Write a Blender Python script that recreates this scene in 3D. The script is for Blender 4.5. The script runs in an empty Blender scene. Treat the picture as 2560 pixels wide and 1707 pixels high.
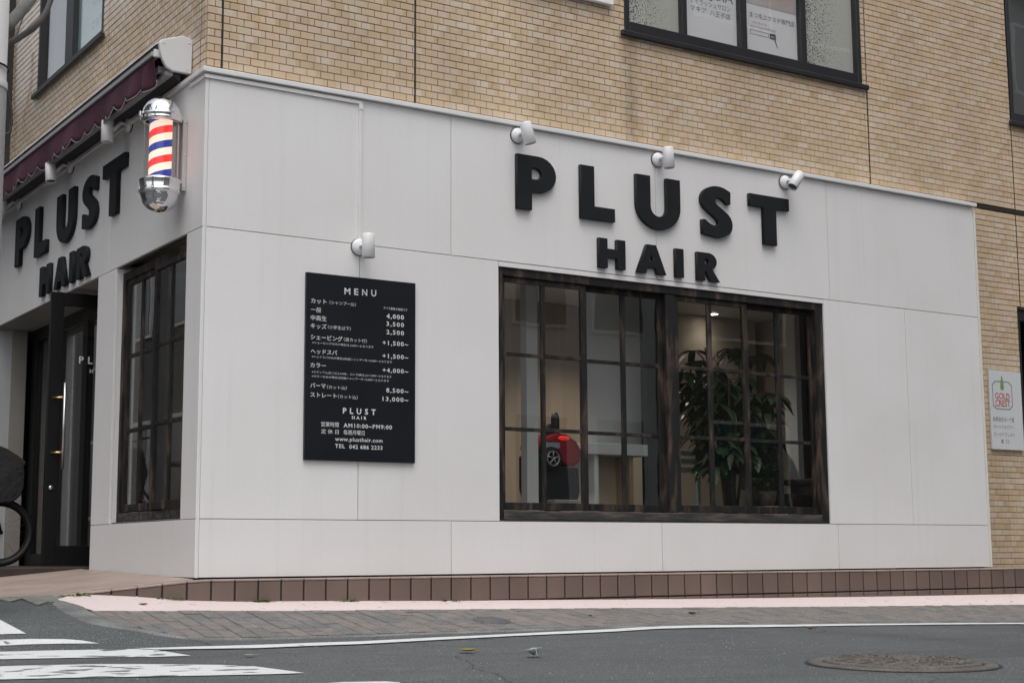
import bpy, bmesh, math, random
from mathutils import Vector, Matrix, noise
random.seed(7)
sc = bpy.context.scene
COL = sc.collection

# ------------------------------------------------------------------ camera
F_PX, YAW, PITCH, ROLL = 3787.64, 0.5758, 0.1402, -0.0062
CAM = Vector((-3.4044, -8.761, 0.1218))
FWD = Vector((math.sin(YAW)*math.cos(PITCH), math.cos(YAW)*math.cos(PITCH), math.sin(PITCH)))
_r0 = Vector((math.cos(YAW), -math.sin(YAW), 0)); _u0 = _r0.cross(FWD)
RGT = _r0*math.cos(ROLL) + _u0*math.sin(ROLL)
UPV = -_r0*math.sin(ROLL) + _u0*math.cos(ROLL)
cd = bpy.data.cameras.new('camera'); cam = bpy.data.objects.new('camera', cd); COL.objects.link(cam)
cd.sensor_fit = 'HORIZONTAL'; cd.sensor_width = 36; cd.lens = F_PX/2560*36
cd.clip_start = .05; cd.clip_end = 500
cam.matrix_world = Matrix(((RGT.x, UPV.x, -FWD.x, CAM.x), (RGT.y, UPV.y, -FWD.y, CAM.y), (RGT.z, UPV.z, -FWD.z, CAM.z), (0, 0, 0, 1)))
sc.camera = cam

# ------------------------------------------------------------------ sky, sun, exposure (overcast day)
SUN_EL, SUN_AZ = math.radians(67), math.radians(205)      # azimuth from +Y, clockwise: the sun stands behind the camera
wd = bpy.data.worlds.new('World'); sc.world = wd; wd.use_nodes = True
wn, wl = wd.node_tree.nodes, wd.node_tree.links; wn.clear()
sky = wn.new('ShaderNodeTexSky'); sky.sky_type = 'NISHITA'; sky.sun_disc = False
sky.sun_elevation = SUN_EL; sky.sun_rotation = SUN_AZ; sky.air_density = 1.0; sky.dust_density = 4.0; sky.ozone_density = 1.0
hs = wn.new('ShaderNodeHueSaturation'); hs.inputs['Saturation'].default_value = .24
bg = wn.new('ShaderNodeBackground'); bg.inputs['Strength'].default_value = .15
wo = wn.new('ShaderNodeOutputWorld')
wl.new(sky.outputs[0], hs.inputs['Color']); wl.new(hs.outputs[0], bg.inputs[0]); wl.new(bg.outputs[0], wo.inputs[0])
sd = bpy.data.lights.new('sun', 'SUN'); sd.energy = .5; sd.angle = math.radians(40); sd.color = (1, .975, .94)
sun = bpy.data.objects.new('sun', sd); COL.objects.link(sun)
sdir = Vector((math.sin(SUN_AZ)*math.cos(SUN_EL), math.cos(SUN_AZ)*math.cos(SUN_EL), math.sin(SUN_EL)))
sun.rotation_euler = sdir.to_track_quat('Z', 'Y').to_euler(); sun.location = (0, -6, 12)
vs = sc.view_settings
vs.view_transform = 'Standard'; vs.look = 'None'; vs.gamma = 1; vs.use_curve_mapping = False; vs.exposure = 0.52
sc.render.engine = 'CYCLES'
sc.cycles.max_bounces = 6; sc.cycles.transparent_max_bounces = 10; sc.cycles.glossy_bounces = 4

# ------------------------------------------------------------------ pixel helpers (a direction; distance comes from the surface it meets)
def ray(px, py):
    return (FWD*F_PX + RGT*(px-1280) + UPV*(853.5-py)).normalized()
def on(px, py, ax, v):
    d = ray(px, py); return CAM + d*((v-CAM[ax])/d[ax])
def interp(x, tab):
    if x <= tab[0][0]: return tab[0][1]
    for (a, b), (c, d) in zip(tab, tab[1:]):
        if x <= c:
            t = (x-a)/(c-a); return b+(d-b)*t
    return tab[-1][1]
Z_BASE = [(-1.15,-.10),(-.68,-.09),(-.37,-.11),(-.07,-.139),(.23,-.152),(.85,-.161),(1.75,-.179),(3.84,-.208),(5.6,-.227),(7.5,-.24),(9,-.26)]
Z_PINK = [(-1.3,-.15),(-.76,-.174),(-.15,-.187),(.54,-.203),(1.44,-.218),(2,-.227),(3.55,-.255),(5.27,-.286),(7.05,-.313),(9,-.34)]
Z_PAVE = [(-1.6,-.25),(-.8,-.24),(-.7,-.258),(-.42,-.297),(-.14,-.309),(.2,-.312),(.75,-.316),(1.55,-.317),(2.3,-.319),(3.35,-.331),(4.54,-.36),(6.2,-.396),(9,-.45)]
Z_LINE = [(-1.6,-.312),(-.69,-.322),(.07,-.32),(1.14,-.326),(2.38,-.326),(3.07,-.34),(4.2,-.366),(5.8,-.398),(9,-.455)]
def zg(x, y):
    if y >= -.06: return interp(x, Z_BASE)
    st = [(-.06, Z_BASE), (-.40, Z_PINK), (-1.1, Z_PAVE), (-1.4, Z_LINE)]
    for (ya, ta), (yb, tb) in zip(st, st[1:]):
        if y >= yb:
            t = (ya-y)/(ya-yb); return interp(x, ta)*(1-t) + interp(x, tb)*t
    return interp(x, Z_LINE) + .015*max(y+1.4, -8)
def hit(px, py, lift=0.0):
    d = ray(px, py); t0 = 1.0; s0 = None
    t = 1.0
    while t < 60:
        q = CAM + d*t
        if q.z < zg(q.x, q.y)+lift:
            lo, hi = t-.05, t
            for _ in range(24):
                m = (lo+hi)/2; q = CAM+d*m
                if q.z < zg(q.x, q.y)+lift: hi = m
                else: lo = m
            return CAM+d*hi
        t += .05
    return CAM+d*60

# ------------------------------------------------------------------ materials
MATS = {}
def mat(name, col, rough=.6, var=.0, vscale=3.0, bump=.0, bscale=60.0, metal=0.0, col2=None, spec=.5, stretch=None, fine=0.0, fscale=200.0, vlo=.35, vhi=.65):
    """principled material with world-locked noise: broad mottling, fine grain and a bump"""
    if name in MATS: return MATS[name]
    m = bpy.data.materials.new(name); m.use_nodes = True; N = m.node_tree.nodes; L = m.node_tree.links
    b = N['Principled BSDF']; b.inputs['Roughness'].default_value = rough; b.inputs['Metallic'].default_value = metal
    b.inputs['Specular IOR Level'].default_value = spec
    b.inputs['Base Color'].default_value = (*col, 1)
    geo = N.new('ShaderNodeNewGeometry'); mp = N.new('ShaderNodeMapping'); L.new(geo.outputs['Position'], mp.inputs['Vector'])
    if stretch: mp.inputs['Scale'].default_value = stretch
    cur = None
    if var > 0:
        n = N.new('ShaderNodeTexNoise'); n.inputs['Scale'].default_value = vscale; n.inputs['Detail'].default_value = 6; L.new(mp.outputs[0], n.inputs['Vector'])
        r = N.new('ShaderNodeMapRange'); r.inputs['From Min'].default_value = vlo; r.inputs['From Max'].default_value = vhi; L.new(n.outputs['Fac'], r.inputs['Value'])
        mx = N.new('ShaderNodeMix'); mx.data_type = 'RGBA'; mx.inputs['A'].default_value = (*col, 1)
        c2 = col2 if col2 else tuple(c*(1-var) for c in col); mx.inputs['B'].default_value = (*c2, 1)
        L.new(r.outputs[0], mx.inputs['Factor']); cur = mx.outputs['Result']
    if fine > 0:
        n = N.new('ShaderNodeTexNoise'); n.inputs['Scale'].default_value = fscale; n.inputs['Detail'].default_value = 3; L.new(mp.outputs[0], n.inputs['Vector'])
        r = N.new('ShaderNodeMapRange'); r.inputs['From Min'].default_value = .3; r.inputs['From Max'].default_value = .7
        r.inputs['To Min'].default_value = 1-fine; r.inputs['To Max'].default_value = 1+fine; L.new(n.outputs['Fac'], r.inputs['Value'])
        mm = N.new('ShaderNodeVectorMath'); mm.operation = 'SCALE'
        if cur: L.new(cur, mm.inputs[0])
        else: mm.inputs[0].default_value = col
        L.new(r.outputs[0], mm.inputs['Scale']); cur = mm.outputs[0]
    if cur: L.new(cur, b.inputs['Base Color'])
    if bump > 0:
        n = N.new('ShaderNodeTexNoise'); n.inputs['Scale'].default_value = bscale; n.inputs['Detail'].default_value = 4; L.new(mp.outputs[0], n.inputs['Vector'])
        bp = N.new('ShaderNodeBump'); bp.inputs['Strength'].default_value = bump; bp.inputs['Distance'].default_value = .01
        L.new(n.outputs['Fac'], bp.inputs['Height']); L.new(bp.outputs[0], b.inputs['Normal'])
    MATS[name] = m; return m
def emis(name, col, s):
    if name in MATS: return MATS[name]
    m = bpy.data.materials.new(name); m.use_nodes = True; b = m.node_tree.nodes['Principled BSDF']
    b.inputs['Base Color'].default_value = (*col, 1); b.inputs['Emission Color'].default_value = (*col, 1); b.inputs['Emission Strength'].default_value = s
    MATS[name] = m; return m
def glass(name, tint=(1, 1, 1), boost=1.0):
    if name in MATS: return MATS[name]
    m = bpy.data.materials.new(name); m.use_nodes = True; N = m.node_tree.nodes; L = m.node_tree.links; N.clear()
    o = N.new('ShaderNodeOutputMaterial'); mx = N.new('ShaderNodeMixShader'); tr = N.new('ShaderNodeBsdfTransparent'); gl = N.new('ShaderNodeBsdfGlossy')
    lw_ = N.new('ShaderNodeLayerWeight'); lw_.inputs['Blend'].default_value = .5
    pw = N.new('ShaderNodeMath'); pw.operation = 'POWER'; pw.inputs[1].default_value = 5.0; L.new(lw_.outputs['Facing'], pw.inputs[0])
    fr = N.new('ShaderNodeMath'); fr.operation = 'MULTIPLY_ADD'; fr.inputs[1].default_value = .955; fr.inputs[2].default_value = .045; L.new(pw.outputs[0], fr.inputs[0])
    geo = N.new('ShaderNodeNewGeometry'); nz = N.new('ShaderNodeTexNoise'); nz.inputs['Scale'].default_value = 2.2
    bp = N.new('ShaderNodeBump'); bp.inputs['Strength'].default_value = .02; bp.inputs['Distance'].default_value = .02
    L.new(geo.outputs['Position'], nz.inputs['Vector']); L.new(nz.outputs['Fac'], bp.inputs['Height']); L.new(bp.outputs[0], gl.inputs['Normal'])
    ml = N.new('ShaderNodeMath'); ml.operation = 'MULTIPLY'; ml.inputs[1].default_value = boost; ml.use_clamp = True
    L.new(fr.outputs[0], ml.inputs[0]); L.new(ml.outputs[0], mx.inputs[0])
    tr.inputs[0].default_value = (*tint, 1); gl.inputs['Roughness'].default_value = .01
    L.new(tr.outputs[0], mx.inputs[1]); L.new(gl.outputs[0], mx.inputs[2]); L.new(mx.outputs[0], o.inputs[0])
    MATS[name] = m; return m
def tile_mat(name, cols, du, dz, z0, rough=.45, stain=.25, uo=0.0, half=True, coat=0.0):
    """glazed tile: every tile keeps its own tone (its world cell), plus grain and rain stains"""
    m = bpy.data.materials.new(name); m.use_nodes = True; N = m.node_tree.nodes; L = m.node_tree.links
    b = N['Principled BSDF']; b.inputs['Roughness'].default_value = rough; b.inputs['Coat Weight'].default_value = coat; b.inputs['Coat Roughness'].default_value = .08
    geo = N.new('ShaderNodeNewGeometry'); sp = N.new('ShaderNodeSeparateXYZ'); L.new(geo.outputs['Position'], sp.inputs[0])
    def mth(op, a, bb=None):
        n = N.new('ShaderNodeMath'); n.operation = op
        for i, v in enumerate((a, bb)):
            if v is None: continue
            if isinstance(v, (int, float)): n.inputs[i].default_value = v
            else: L.new(v, n.inputs[i])
        return n.outputs[0]
    row = mth('FLOOR', mth('DIVIDE', mth('SUBTRACT', sp.outputs['Z'], z0), dz))
    u = mth('ADD', mth('ADD', sp.outputs['X'], sp.outputs['Y']), uo)
    off = mth('MULTIPLY', mth('FLOORED_MODULO', row, 2.0), du*.5 if half else 0.0)
    colm = mth('FLOOR', mth('DIVIDE', mth('SUBTRACT', u, off), du))
    cb = N.new('ShaderNodeCombineXYZ'); L.new(row, cb.inputs[0]); L.new(colm, cb.inputs[1])
    wn_ = N.new('ShaderNodeTexWhiteNoise'); wn_.noise_dimensions = '2D'; L.new(cb.outputs[0], wn_.inputs['Vector'])
    cr = N.new('ShaderNodeValToRGB'); e = cr.color_ramp.elements
    while len(e) < len(cols): e.new(.5)
    for i, c in enumerate(cols): e[i].position = i/(len(cols)-1); e[i].color = (*c, 1)
    L.new(wn_.outputs['Value'], cr.inputs[0])
    nz = N.new('ShaderNodeTexNoise'); nz.inputs['Scale'].default_value = .9; nz.inputs['Detail'].default_value = 5
    mp = N.new('ShaderNodeMapping'); mp.inputs['Scale'].default_value = (1.6, 1.6, .5); L.new(geo.outputs['Position'], mp.inputs[0]); L.new(mp.outputs[0], nz.inputs['Vector'])
    r = N.new('ShaderNodeMapRange'); r.inputs['From Min'].default_value = .3; r.inputs['From Max'].default_value = .7; r.inputs['To Min'].default_value = 1-stain; r.inputs['To Max'].default_value = 1+stain*.3
    L.new(nz.outputs['Fac'], r.inputs['Value'])
    n2 = N.new('ShaderNodeTexNoise'); n2.inputs['Scale'].default_value = 160; L.new(geo.outputs['Position'], n2.inputs['Vector'])
    r2 = N.new('ShaderNodeMapRange'); r2.inputs['To Min'].default_value = .86; r2.inputs['To Max'].default_value = 1.14; L.new(n2.outputs['Fac'], r2.inputs['Value'])
    s = mth('MULTIPLY', r.outputs[0], r2.outputs[0])
    if half:   # rain streak running down from the end of the upper window sill
        n3 = N.new('ShaderNodeTexNoise'); n3.inputs['Scale'].default_value = 1; n3.inputs['Detail'].default_value = 5
        mp3 = N.new('ShaderNodeMapping'); mp3.inputs['Scale'].default_value = (22, 22, 3); L.new(geo.outputs['Position'], mp3.inputs[0]); L.new(mp3.outputs[0], n3.inputs['Vector'])
        dx = mth('DIVIDE', mth('SUBTRACT', sp.outputs['X'], 3.44), .075); g = mth('EXPONENT', mth('MULTIPLY', mth('MULTIPLY', dx, dx), -1.0))
        low = mth('LESS_THAN', sp.outputs['Z'], 4.06)
        s = mth('MULTIPLY', s, mth('SUBTRACT', 1.0, mth('MULTIPLY', mth('MULTIPLY', g, low), mth('MULTIPLY', n3.outputs['Fac'], .6))))
    vm = N.new('ShaderNodeVectorMath'); vm.operation = 'SCALE'; L.new(cr.outputs[0], vm.inputs[0]); L.new(s, vm.inputs['Scale'])
    L.new(vm.outputs[0], b.inputs['Base Color'])
    return m

# ------------------------------------------------------------------ mesh helpers
def wloc(o):
    v = Vector((0, 0, 0))
    while o is not None: v += Vector(o.location); o = o.parent
    return v
def link(name, me, m, parent=None):
    o = bpy.data.objects.new(name, me); COL.objects.link(o)
    if m is not None and not me.materials: me.materials.append(m)
    if parent is not None: o.parent = parent
    return o
class MB:
    def __init__(s): s.v = []; s.f = []; s.sm = []
    def add(s, vs, fs, smooth=False):
        o = len(s.v); s.v += [tuple(v) for v in vs]
        for f in fs: s.f.append(tuple(i+o for i in f)); s.sm.append(smooth)
        return s
    def box(s, x0, x1, y0, y1, z0, z1):
        x0, x1 = sorted((x0, x1)); y0, y1 = sorted((y0, y1)); z0, z1 = sorted((z0, z1))
        return s.add([(x0,y0,z0),(x1,y0,z0),(x1,y1,z0),(x0,y1,z0),(x0,y0,z1),(x1,y0,z1),(x1,y1,z1),(x0,y1,z1)],
            [(0,3,2,1),(4,5,6,7),(0,1,5,4),(1,2,6,5),(2,3,7,6),(3,0,4,7)])
    def prism(s, poly, fn, d0, d1, smooth=False):
        """extrude a 2D outline (counter-clockwise) between depths; fn(u, w, d) -> point"""
        n = len(poly); vs = [fn(u, w, d0) for u, w in poly] + [fn(u, w, d1) for u, w in poly]
        fs = [tuple(range(n)), tuple(range(2*n-1, n-1, -1))] + [(i, i+n, (i+1) % n+n, (i+1) % n) for i in range(n)]
        return s.add(vs, fs, smooth)
    def tube(s, pts, r, n=10, smooth=True, caps=True):
        pts = [Vector(p) for p in pts]; rs = r if isinstance(r, (list, tuple)) else [r]*len(pts)
        vs = []; prev = None
        for i, p in enumerate(pts):
            t = (pts[min(i+1, len(pts)-1)]-pts[max(i-1, 0)]).normalized()
            a = prev if prev is not None else (Vector((0, 0, 1)) if abs(t.z) < .9 else Vector((1, 0, 0)))
            a = (a - t*a.dot(t)).normalized(); prev = a; b = t.cross(a)
            for k in range(n):
                th = 2*math.pi*k/n; vs.append(p + (a*math.cos(th)+b*math.sin(th))*rs[i])
        fs = [(i*n+k, i*n+(k+1) % n, (i+1)*n+(k+1) % n, (i+1)*n+k) for i in range(len(pts)-1) for k in range(n)]
        s.add(vs, fs, smooth)
        if caps:
            o = len(s.v)-len(vs)
            s.f.append(tuple(o+k for k in range(n-1, -1, -1))); s.sm.append(False)
            s.f.append(tuple(o+(len(pts)-1)*n+k for k in range(n))); s.sm.append(False)
        return s
    def lathe(s, prof, n=24, c=(0, 0, 0), fn=None, smooth=True):
        """prof: (radius, height); revolve about the local Z through c, or through fn(x,y,z)"""
        vs = []
        for r, h in prof:
            for k in range(n):
                th = 2*math.pi*k/n; q = (r*math.cos(th), r*math.sin(th), h)
                vs.append(fn(*q) if fn else (q[0]+c[0], q[1]+c[1], q[2]+c[2]))
        fs = [(i*n+k, i*n+(k+1) % n, (i+1)*n+(k+1) % n, (i+1)*n+k) for i in range(len(prof)-1) for k in range(n)]
        return s.add(vs, fs, smooth)
    def torus(s, c, ax, R, r, n=36, k=8):
        ax = Vector(ax).normalized(); a = (Vector((0, 0, 1)) if abs(ax.z) < .9 else Vector((1, 0, 0))); a = (a-ax*a.dot(ax)).normalized(); b = ax.cross(a); c = Vector(c)
        vs = []
        for i in range(n):
            th = 2*math.pi*i/n; d = a*math.cos(th)+b*math.sin(th)
            for j in range(k):
                ph = 2*math.pi*j/k; vs.append(c+d*(R+r*math.cos(ph))+ax*r*math.sin(ph))
        return s.add(vs, [(i*k+j, i*k+(j+1) % k, ((i+1) % n)*k+(j+1) % k, ((i+1) % n)*k+j) for i in range(n) for j in range(k)], True)
    def mesh(s, name, off=Vector((0, 0, 0)), fix=True):
        me = bpy.data.meshes.new(name); me.from_pydata([Vector(v)-off for v in s.v], [], s.f)
        me.polygons.foreach_set('use_smooth', s.sm)
        if fix:
            bm = bmesh.new(); bm.from_mesh(me); bmesh.ops.recalc_face_normals(bm, faces=bm.faces); bm.to_mesh(me); bm.free()
        me.update(); return me
    def build(s, name, m, parent=None, bevel=0.0, seg=1, fix=True):
        off = wloc(parent) if parent is not None else Vector((0, 0, 0))
        o = link(name, s.mesh(name, off, fix), m, parent)
        if bevel > 0:
            md = o.modifiers.new('bevel', 'BEVEL'); md.width = bevel; md.segments = seg; md.limit_method = 'ANGLE'; md.angle_limit = math.radians(40)
        return o
def box(name, m, parent, x0, x1, y0, y1, z0, z1, bevel=0.0, seg=1):
    return MB().box(x0, x1, y0, y1, z0, z1).build(name, m, parent, bevel, seg)
def thing(name, label, cat, loc=(0, 0, 0), group=None):
    o = bpy.data.objects.new(name, None); COL.objects.link(o); o.location = loc; o.empty_display_size = .1
    return tag(o, label, cat, group)
def tag(o, label=None, cat=None, group=None, kind=None):
    if label: o['label'] = label
    if cat: o['category'] = cat
    if group: o['group'] = group
    if kind: o['kind'] = kind
    return o
def rebase(o):
    """move a lone mesh object's origin to the bottom of its bounds"""
    vs = [v.co for v in o.data.vertices]
    c = Vector(((min(v.x for v in vs)+max(v.x for v in vs))/2, (min(v.y for v in vs)+max(v.y for v in vs))/2, min(v.z for v in vs)))
    o.data.transform(Matrix.Translation(-c)); o.location = c; return o
def curve_mesh(splines, extrude, bevel=0.0, res=2):
    cu = bpy.data.curves.new('outline', 'CURVE'); cu.dimensions = '2D'; cu.fill_mode = 'BOTH'; cu.extrude = extrude; cu.bevel_depth = bevel; cu.bevel_resolution = 1
    for pts in splines:
        sp = cu.splines.new('POLY'); sp.points.add(len(pts)-1); sp.use_cyclic_u = True
        for q, (x, y) in zip(sp.points, pts): q.co = (x, y, 0, 1)
    o = bpy.data.objects.new('tmp', cu); me = bpy.data.meshes.new_from_object(o)
    bpy.data.objects.remove(o); bpy.data.curves.remove(cu); return me
_tc = {}
def text_polys(s, bold=0.0, space=1.0):
    """unit text: vertices and faces of flat glyphs, font size 1, left aligned at 0"""
    k = (s, bold, round(space, 3))
    if k not in _tc:
        cu = bpy.data.curves.new('t', 'FONT'); cu.body = s; cu.size = 1; cu.resolution_u = 2; cu.offset = bold; cu.space_character = space; cu.fill_mode = 'FRONT'
        o = bpy.data.objects.new('tmp', cu); me = bpy.data.meshes.new_from_object(o)
        _tc[k] = ([tuple(v.co) for v in me.vertices], [tuple(p.vertices) for p in me.polygons])
        bpy.data.objects.remove(o); bpy.data.curves.remove(cu); bpy.data.meshes.remove(me)
    return _tc[k]
def text_into(mb, s, A, width, height, fn, bold=0.0, cjk=False):
    """write s into mb: left end of baseline at (u, w)=A, given width and glyph height; fn(u, w)->point"""
    vs, fs = text_polys(s, bold)
    if not vs: return
    if not cjk and len(s) > 2:
        wd_ = lambda V: max(v[0] for v in V)-min(v[0] for v in V)
        w1 = wd_(vs); w2 = wd_(text_polys(s, bold, 2.0)[0]); k = 1+(.9 if s in ('MENU', 'PLUST', 'HAIR') else .45)*(width/(height/.73)-w1)/(w2-w1)
        vs, fs = text_polys(s, bold, max(.85, min(2.5, k)))
    x0 = min(v[0] for v in vs); x1 = max(v[0] for v in vs); y0 = min(v[1] for v in vs); y1 = max(v[1] for v in vs)
    sx = width/(x1-x0)
    if cjk: sy = height/.86; yb = -.06
    else: sy = height/.73; yb = 0
    mb.add([fn(A[0]+(v[0]-x0)*sx, A[1]+(v[1]-yb)*sy) for v in vs], fs)

# ------------------------------------------------------------------ palette
def panel_mat():
    m = mat('white_panel', (.775, .765, .76), .42, .05, 1.1, .03, 5, col2=(.735, .72, .71), fine=.012, fscale=40); N = m.node_tree.nodes; L = m.node_tree.links; b = N['Principled BSDF']
    src = b.inputs['Base Color'].links[0].from_socket
    geo = N.new('ShaderNodeNewGeometry'); mp = N.new('ShaderNodeMapping'); mp.inputs['Scale'].default_value = (16, 16, .55); L.new(geo.outputs['Position'], mp.inputs[0])
    n = N.new('ShaderNodeTexNoise'); n.inputs['Scale'].default_value = 1.0; n.inputs['Detail'].default_value = 5; L.new(mp.outputs[0], n.inputs['Vector'])
    r = N.new('ShaderNodeMapRange'); r.inputs['From Min'].default_value = .55; r.inputs['From Max'].default_value = .8; r.inputs['To Min'].default_value = 1.0; r.inputs['To Max'].default_value = .945; L.new(n.outputs['Fac'], r.inputs['Value'])
    oi = N.new('ShaderNodeObjectInfo'); r2 = N.new('ShaderNodeMapRange'); r2.inputs['To Min'].default_value = .972; r2.inputs['To Max'].default_value = 1.02; L.new(oi.outputs['Random'], r2.inputs['Value'])
    mu = N.new('ShaderNodeMath'); mu.operation = 'MULTIPLY'; L.new(r.outputs[0], mu.inputs[0]); L.new(r2.outputs[0], mu.inputs[1])
    vm = N.new('ShaderNodeVectorMath'); vm.operation = 'SCALE'; L.new(src, vm.inputs[0]); L.new(mu.outputs[0], vm.inputs['Scale']); L.new(vm.outputs[0], b.inputs['Base Color'])
    return m
WHITE = panel_mat()
TRIM = mat('white_trim', (.76, .755, .755), .38, .06, 4)
BACK = mat('joint_backing', (.12, .12, .125), .9)  # dark backing behind the panel gaps
BLACK = mat('black_letter', (.010, .0115, .014), .6, .2, 8, spec=.3)
BOARD = mat('black_board', (.006, .0075, .012), .38, .3, 5)
PRINT = mat('white_print', (.62, .62, .62), .7)
WOOD = mat('weathered_wood', (.0075, .0065, .006), .6, 1, 1.0, .6, 30, col2=(.085, .055, .042), spec=.35, stretch=(14, 14, 3.2), fine=.6, fscale=3, vlo=.50, vhi=.70)
SILLW = mat('weathered_sill', (.022, .021, .021), .7, 1, 1.0, .6, 30, col2=(.12, .10, .09), stretch=(4, 26, 30), fine=.4, fscale=3, vlo=.42, vhi=.72)
DARKM = mat('dark_metal', (.006, .006, .007), .45, .3, 4, spec=.3)
BRONZE = mat('dark_window_frame', (.016, .016, .018), .4, .3, 3)
GLASS = glass('window_glass', (.965, .972, .965), 1.45)
LAMPW = mat('lamp_white', (.72, .72, .73), .35)
CHROME = mat('chrome', (.86, .86, .87), .05, metal=1)
STEEL = mat('brushed_steel', (.62, .61, .6), .3, metal=1)
BRASS = mat('brass', (.75, .55, .25), .3, metal=1)
GROUT = mat('grout', (.125, .088, .06), .9, .35, 6)
SEALANT = mat('joint_sealant', (.02, .018, .015), .7)
TILE_COLS = [(.58,.43,.27),(.66,.505,.345),(.63,.475,.32),(.68,.545,.40),(.64,.485,.33),(.60,.45,.295),(.70,.585,.46),(.65,.485,.355)]

# ================================================================== GROUND
def lin(a, b, n): return [a+(b-a)*i/n for i in range(n+1)]
def sheet(xs, ys, lift, hole=None):
    mb = MB(); nx, ny = len(xs), len(ys)
    mb.v = [(x, y, zg(x, y)+lift) for y in ys for x in xs]
    mb.f = [(j*nx+i, j*nx+i+1, (j+1)*nx+i+1, (j+1)*nx+i) for j in range(ny-1) for i in range(nx-1)]; mb.sm = [True]*len(mb.f)
    return mb
ASPH = mat('asphalt', (.092, .099, .102), .88, .25, .7, .9, 130, col2=(.075, .082, .085), fine=.7, fscale=120)
ASPH2 = mat('patched_asphalt', (.105, .108, .108), .9, .3, 2.5, 1.0, 90, fine=.6, fscale=160)
xs = [-80, -40, -20, -10, -6, -4] + lin(-3, 9.5, 100) + [11, 14, 20, 40, 80]
ys = [-80, -50, -30, -20, -14] + lin(-10, -2.2, 26) + lin(-2, 0, 40) + [.5, 1, 3, 6, 10, 20, 40, 80]
def road_wear(m):
    N = m.node_tree.nodes; L = m.node_tree.links; b = N['Principled BSDF']; src = b.inputs['Base Color'].links[0].from_socket
    geo = N.new('ShaderNodeNewGeometry'); cur = src
    for sc_, st_, lo, hi, dk in ((1.0, (1.2, .35, 1), .50, .72, .78), (1.0, (.5, 3.2, 1), .52, .7, .86), (1.0, (7, 7, 7), .56, .75, 1.22)):
        mp = N.new('ShaderNodeMapping'); mp.inputs['Scale'].default_value = st_; L.new(geo.outputs['Position'], mp.inputs[0])
        n = N.new('ShaderNodeTexNoise'); n.inputs['Scale'].default_value = sc_; n.inputs['Detail'].default_value = 6; L.new(mp.outputs[0], n.inputs['Vector'])
        r = N.new('ShaderNodeMapRange'); r.inputs['From Min'].default_value = lo; r.inputs['From Max'].default_value = hi; r.inputs['To Min'].default_value = 1; r.inputs['To Max'].default_value = dk; L.new(n.outputs['Fac'], r.inputs['Value'])
        vm = N.new('ShaderNodeVectorMath'); vm.operation = 'SCALE'; L.new(cur, vm.inputs[0]); L.new(r.outputs[0], vm.inputs['Scale']); cur = vm.outputs[0]
    # hairline cracks
    mp = N.new('ShaderNodeMapping'); mp.inputs['Scale'].default_value = (.55, .8, 1); L.new(geo.outputs['Position'], mp.inputs[0])
    nd = N.new('ShaderNodeTexNoise'); nd.inputs['Scale'].default_value = 3; L.new(mp.outputs[0], nd.inputs['Vector'])
    va = N.new('ShaderNodeMix'); va.data_type = 'VECTOR'; va.inputs['Factor'].default_value = .12; L.new(mp.outputs[0], va.inputs[4]); L.new(nd.outputs['Color'], va.inputs[5])
    vo = N.new('ShaderNodeTexVoronoi'); vo.feature = 'DISTANCE_TO_EDGE'; vo.inputs['Scale'].default_value = 1; L.new(va.outputs[1], vo.inputs['Vector'])
    r = N.new('ShaderNodeMapRange'); r.inputs['From Min'].default_value = 0; r.inputs['From Max'].default_value = .006; r.inputs['To Min'].default_value = .45; r.inputs['To Max'].default_value = 1; L.new(vo.outputs['Distance'], r.inputs['Value'])
    vm = N.new('ShaderNodeVectorMath'); vm.operation = 'SCALE'; L.new(cur, vm.inputs[0]); L.new(r.outputs[0], vm.inputs['Scale']); L.new(vm.outputs[0], b.inputs['Base Color'])
road_wear(ASPH)
road = sheet(xs, ys, 0).build('road', ASPH, fix=False); tag(road, 'grey asphalt road with worn white markings', 'road', kind='structure')

def drape(name, pix_poly, m, lift, cell=.07, parent=None):
    """a painted marking: outline from pixels on the ground, cut into small cells that follow the ground"""
    P = [hit(*q) for q in pix_poly]; bm = bmesh.new()
    f = bm.faces.new([bm.verts.new((p.x, p.y, 0)) for p in P])
    x0, x1 = min(p.x for p in P), max(p.x for p in P); y0, y1 = min(p.y for p in P), max(p.y for p in P)
    for ax, a, b in ((0, x0, x1), (1, y0, y1)):
        k = a+cell
        while k < b:
            co = Vector((k, 0, 0)) if ax == 0 else Vector((0, k, 0)); no = Vector((1, 0, 0)) if ax == 0 else Vector((0, 1, 0))
            bmesh.ops.bisect_plane(bm, geom=bm.verts[:]+bm.edges[:]+bm.faces[:], plane_co=co, plane_no=no); k += cell
    bmesh.ops.triangulate(bm, faces=bm.faces)
    bmesh.ops.recalc_face_normals(bm, faces=bm.faces)
    for v in bm.verts: v.co.z = zg(v.co.x, v.co.y)+lift
    if sum(f.normal.z for f in bm.faces) < 0: bmesh.ops.reverse_faces(bm, faces=bm.faces)
    me = bpy.data.meshes.new(name); bm.to_mesh(me); bm.free()
    return link(name, me, m, parent)
def worn_paint(name, col, under, wear, scale, stretch):
    m = mat(name, col, .75, .99, scale, .5, 120, col2=under, stretch=stretch, fine=.12, fscale=60, vlo=wear, vhi=wear+.05); return m
PAINT = worn_paint('road_paint', (.60, .62, .62), (.10, .105, .107), .655, 3.2, (3.0, 1.2, 1))
PAINTW = worn_paint('road_paint_worn', (.60, .62, .62), (.10, .105, .107), .56, 2.6, (2.2, 3.5, 1))
c7 = lambda x, y: (x/3.675, 1420+y/3.675)                 # crop of the left foreground
c8 = lambda x, y: (1280+x/1.8375, 1380+y/1.8375)          # crop of the right foreground
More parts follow.
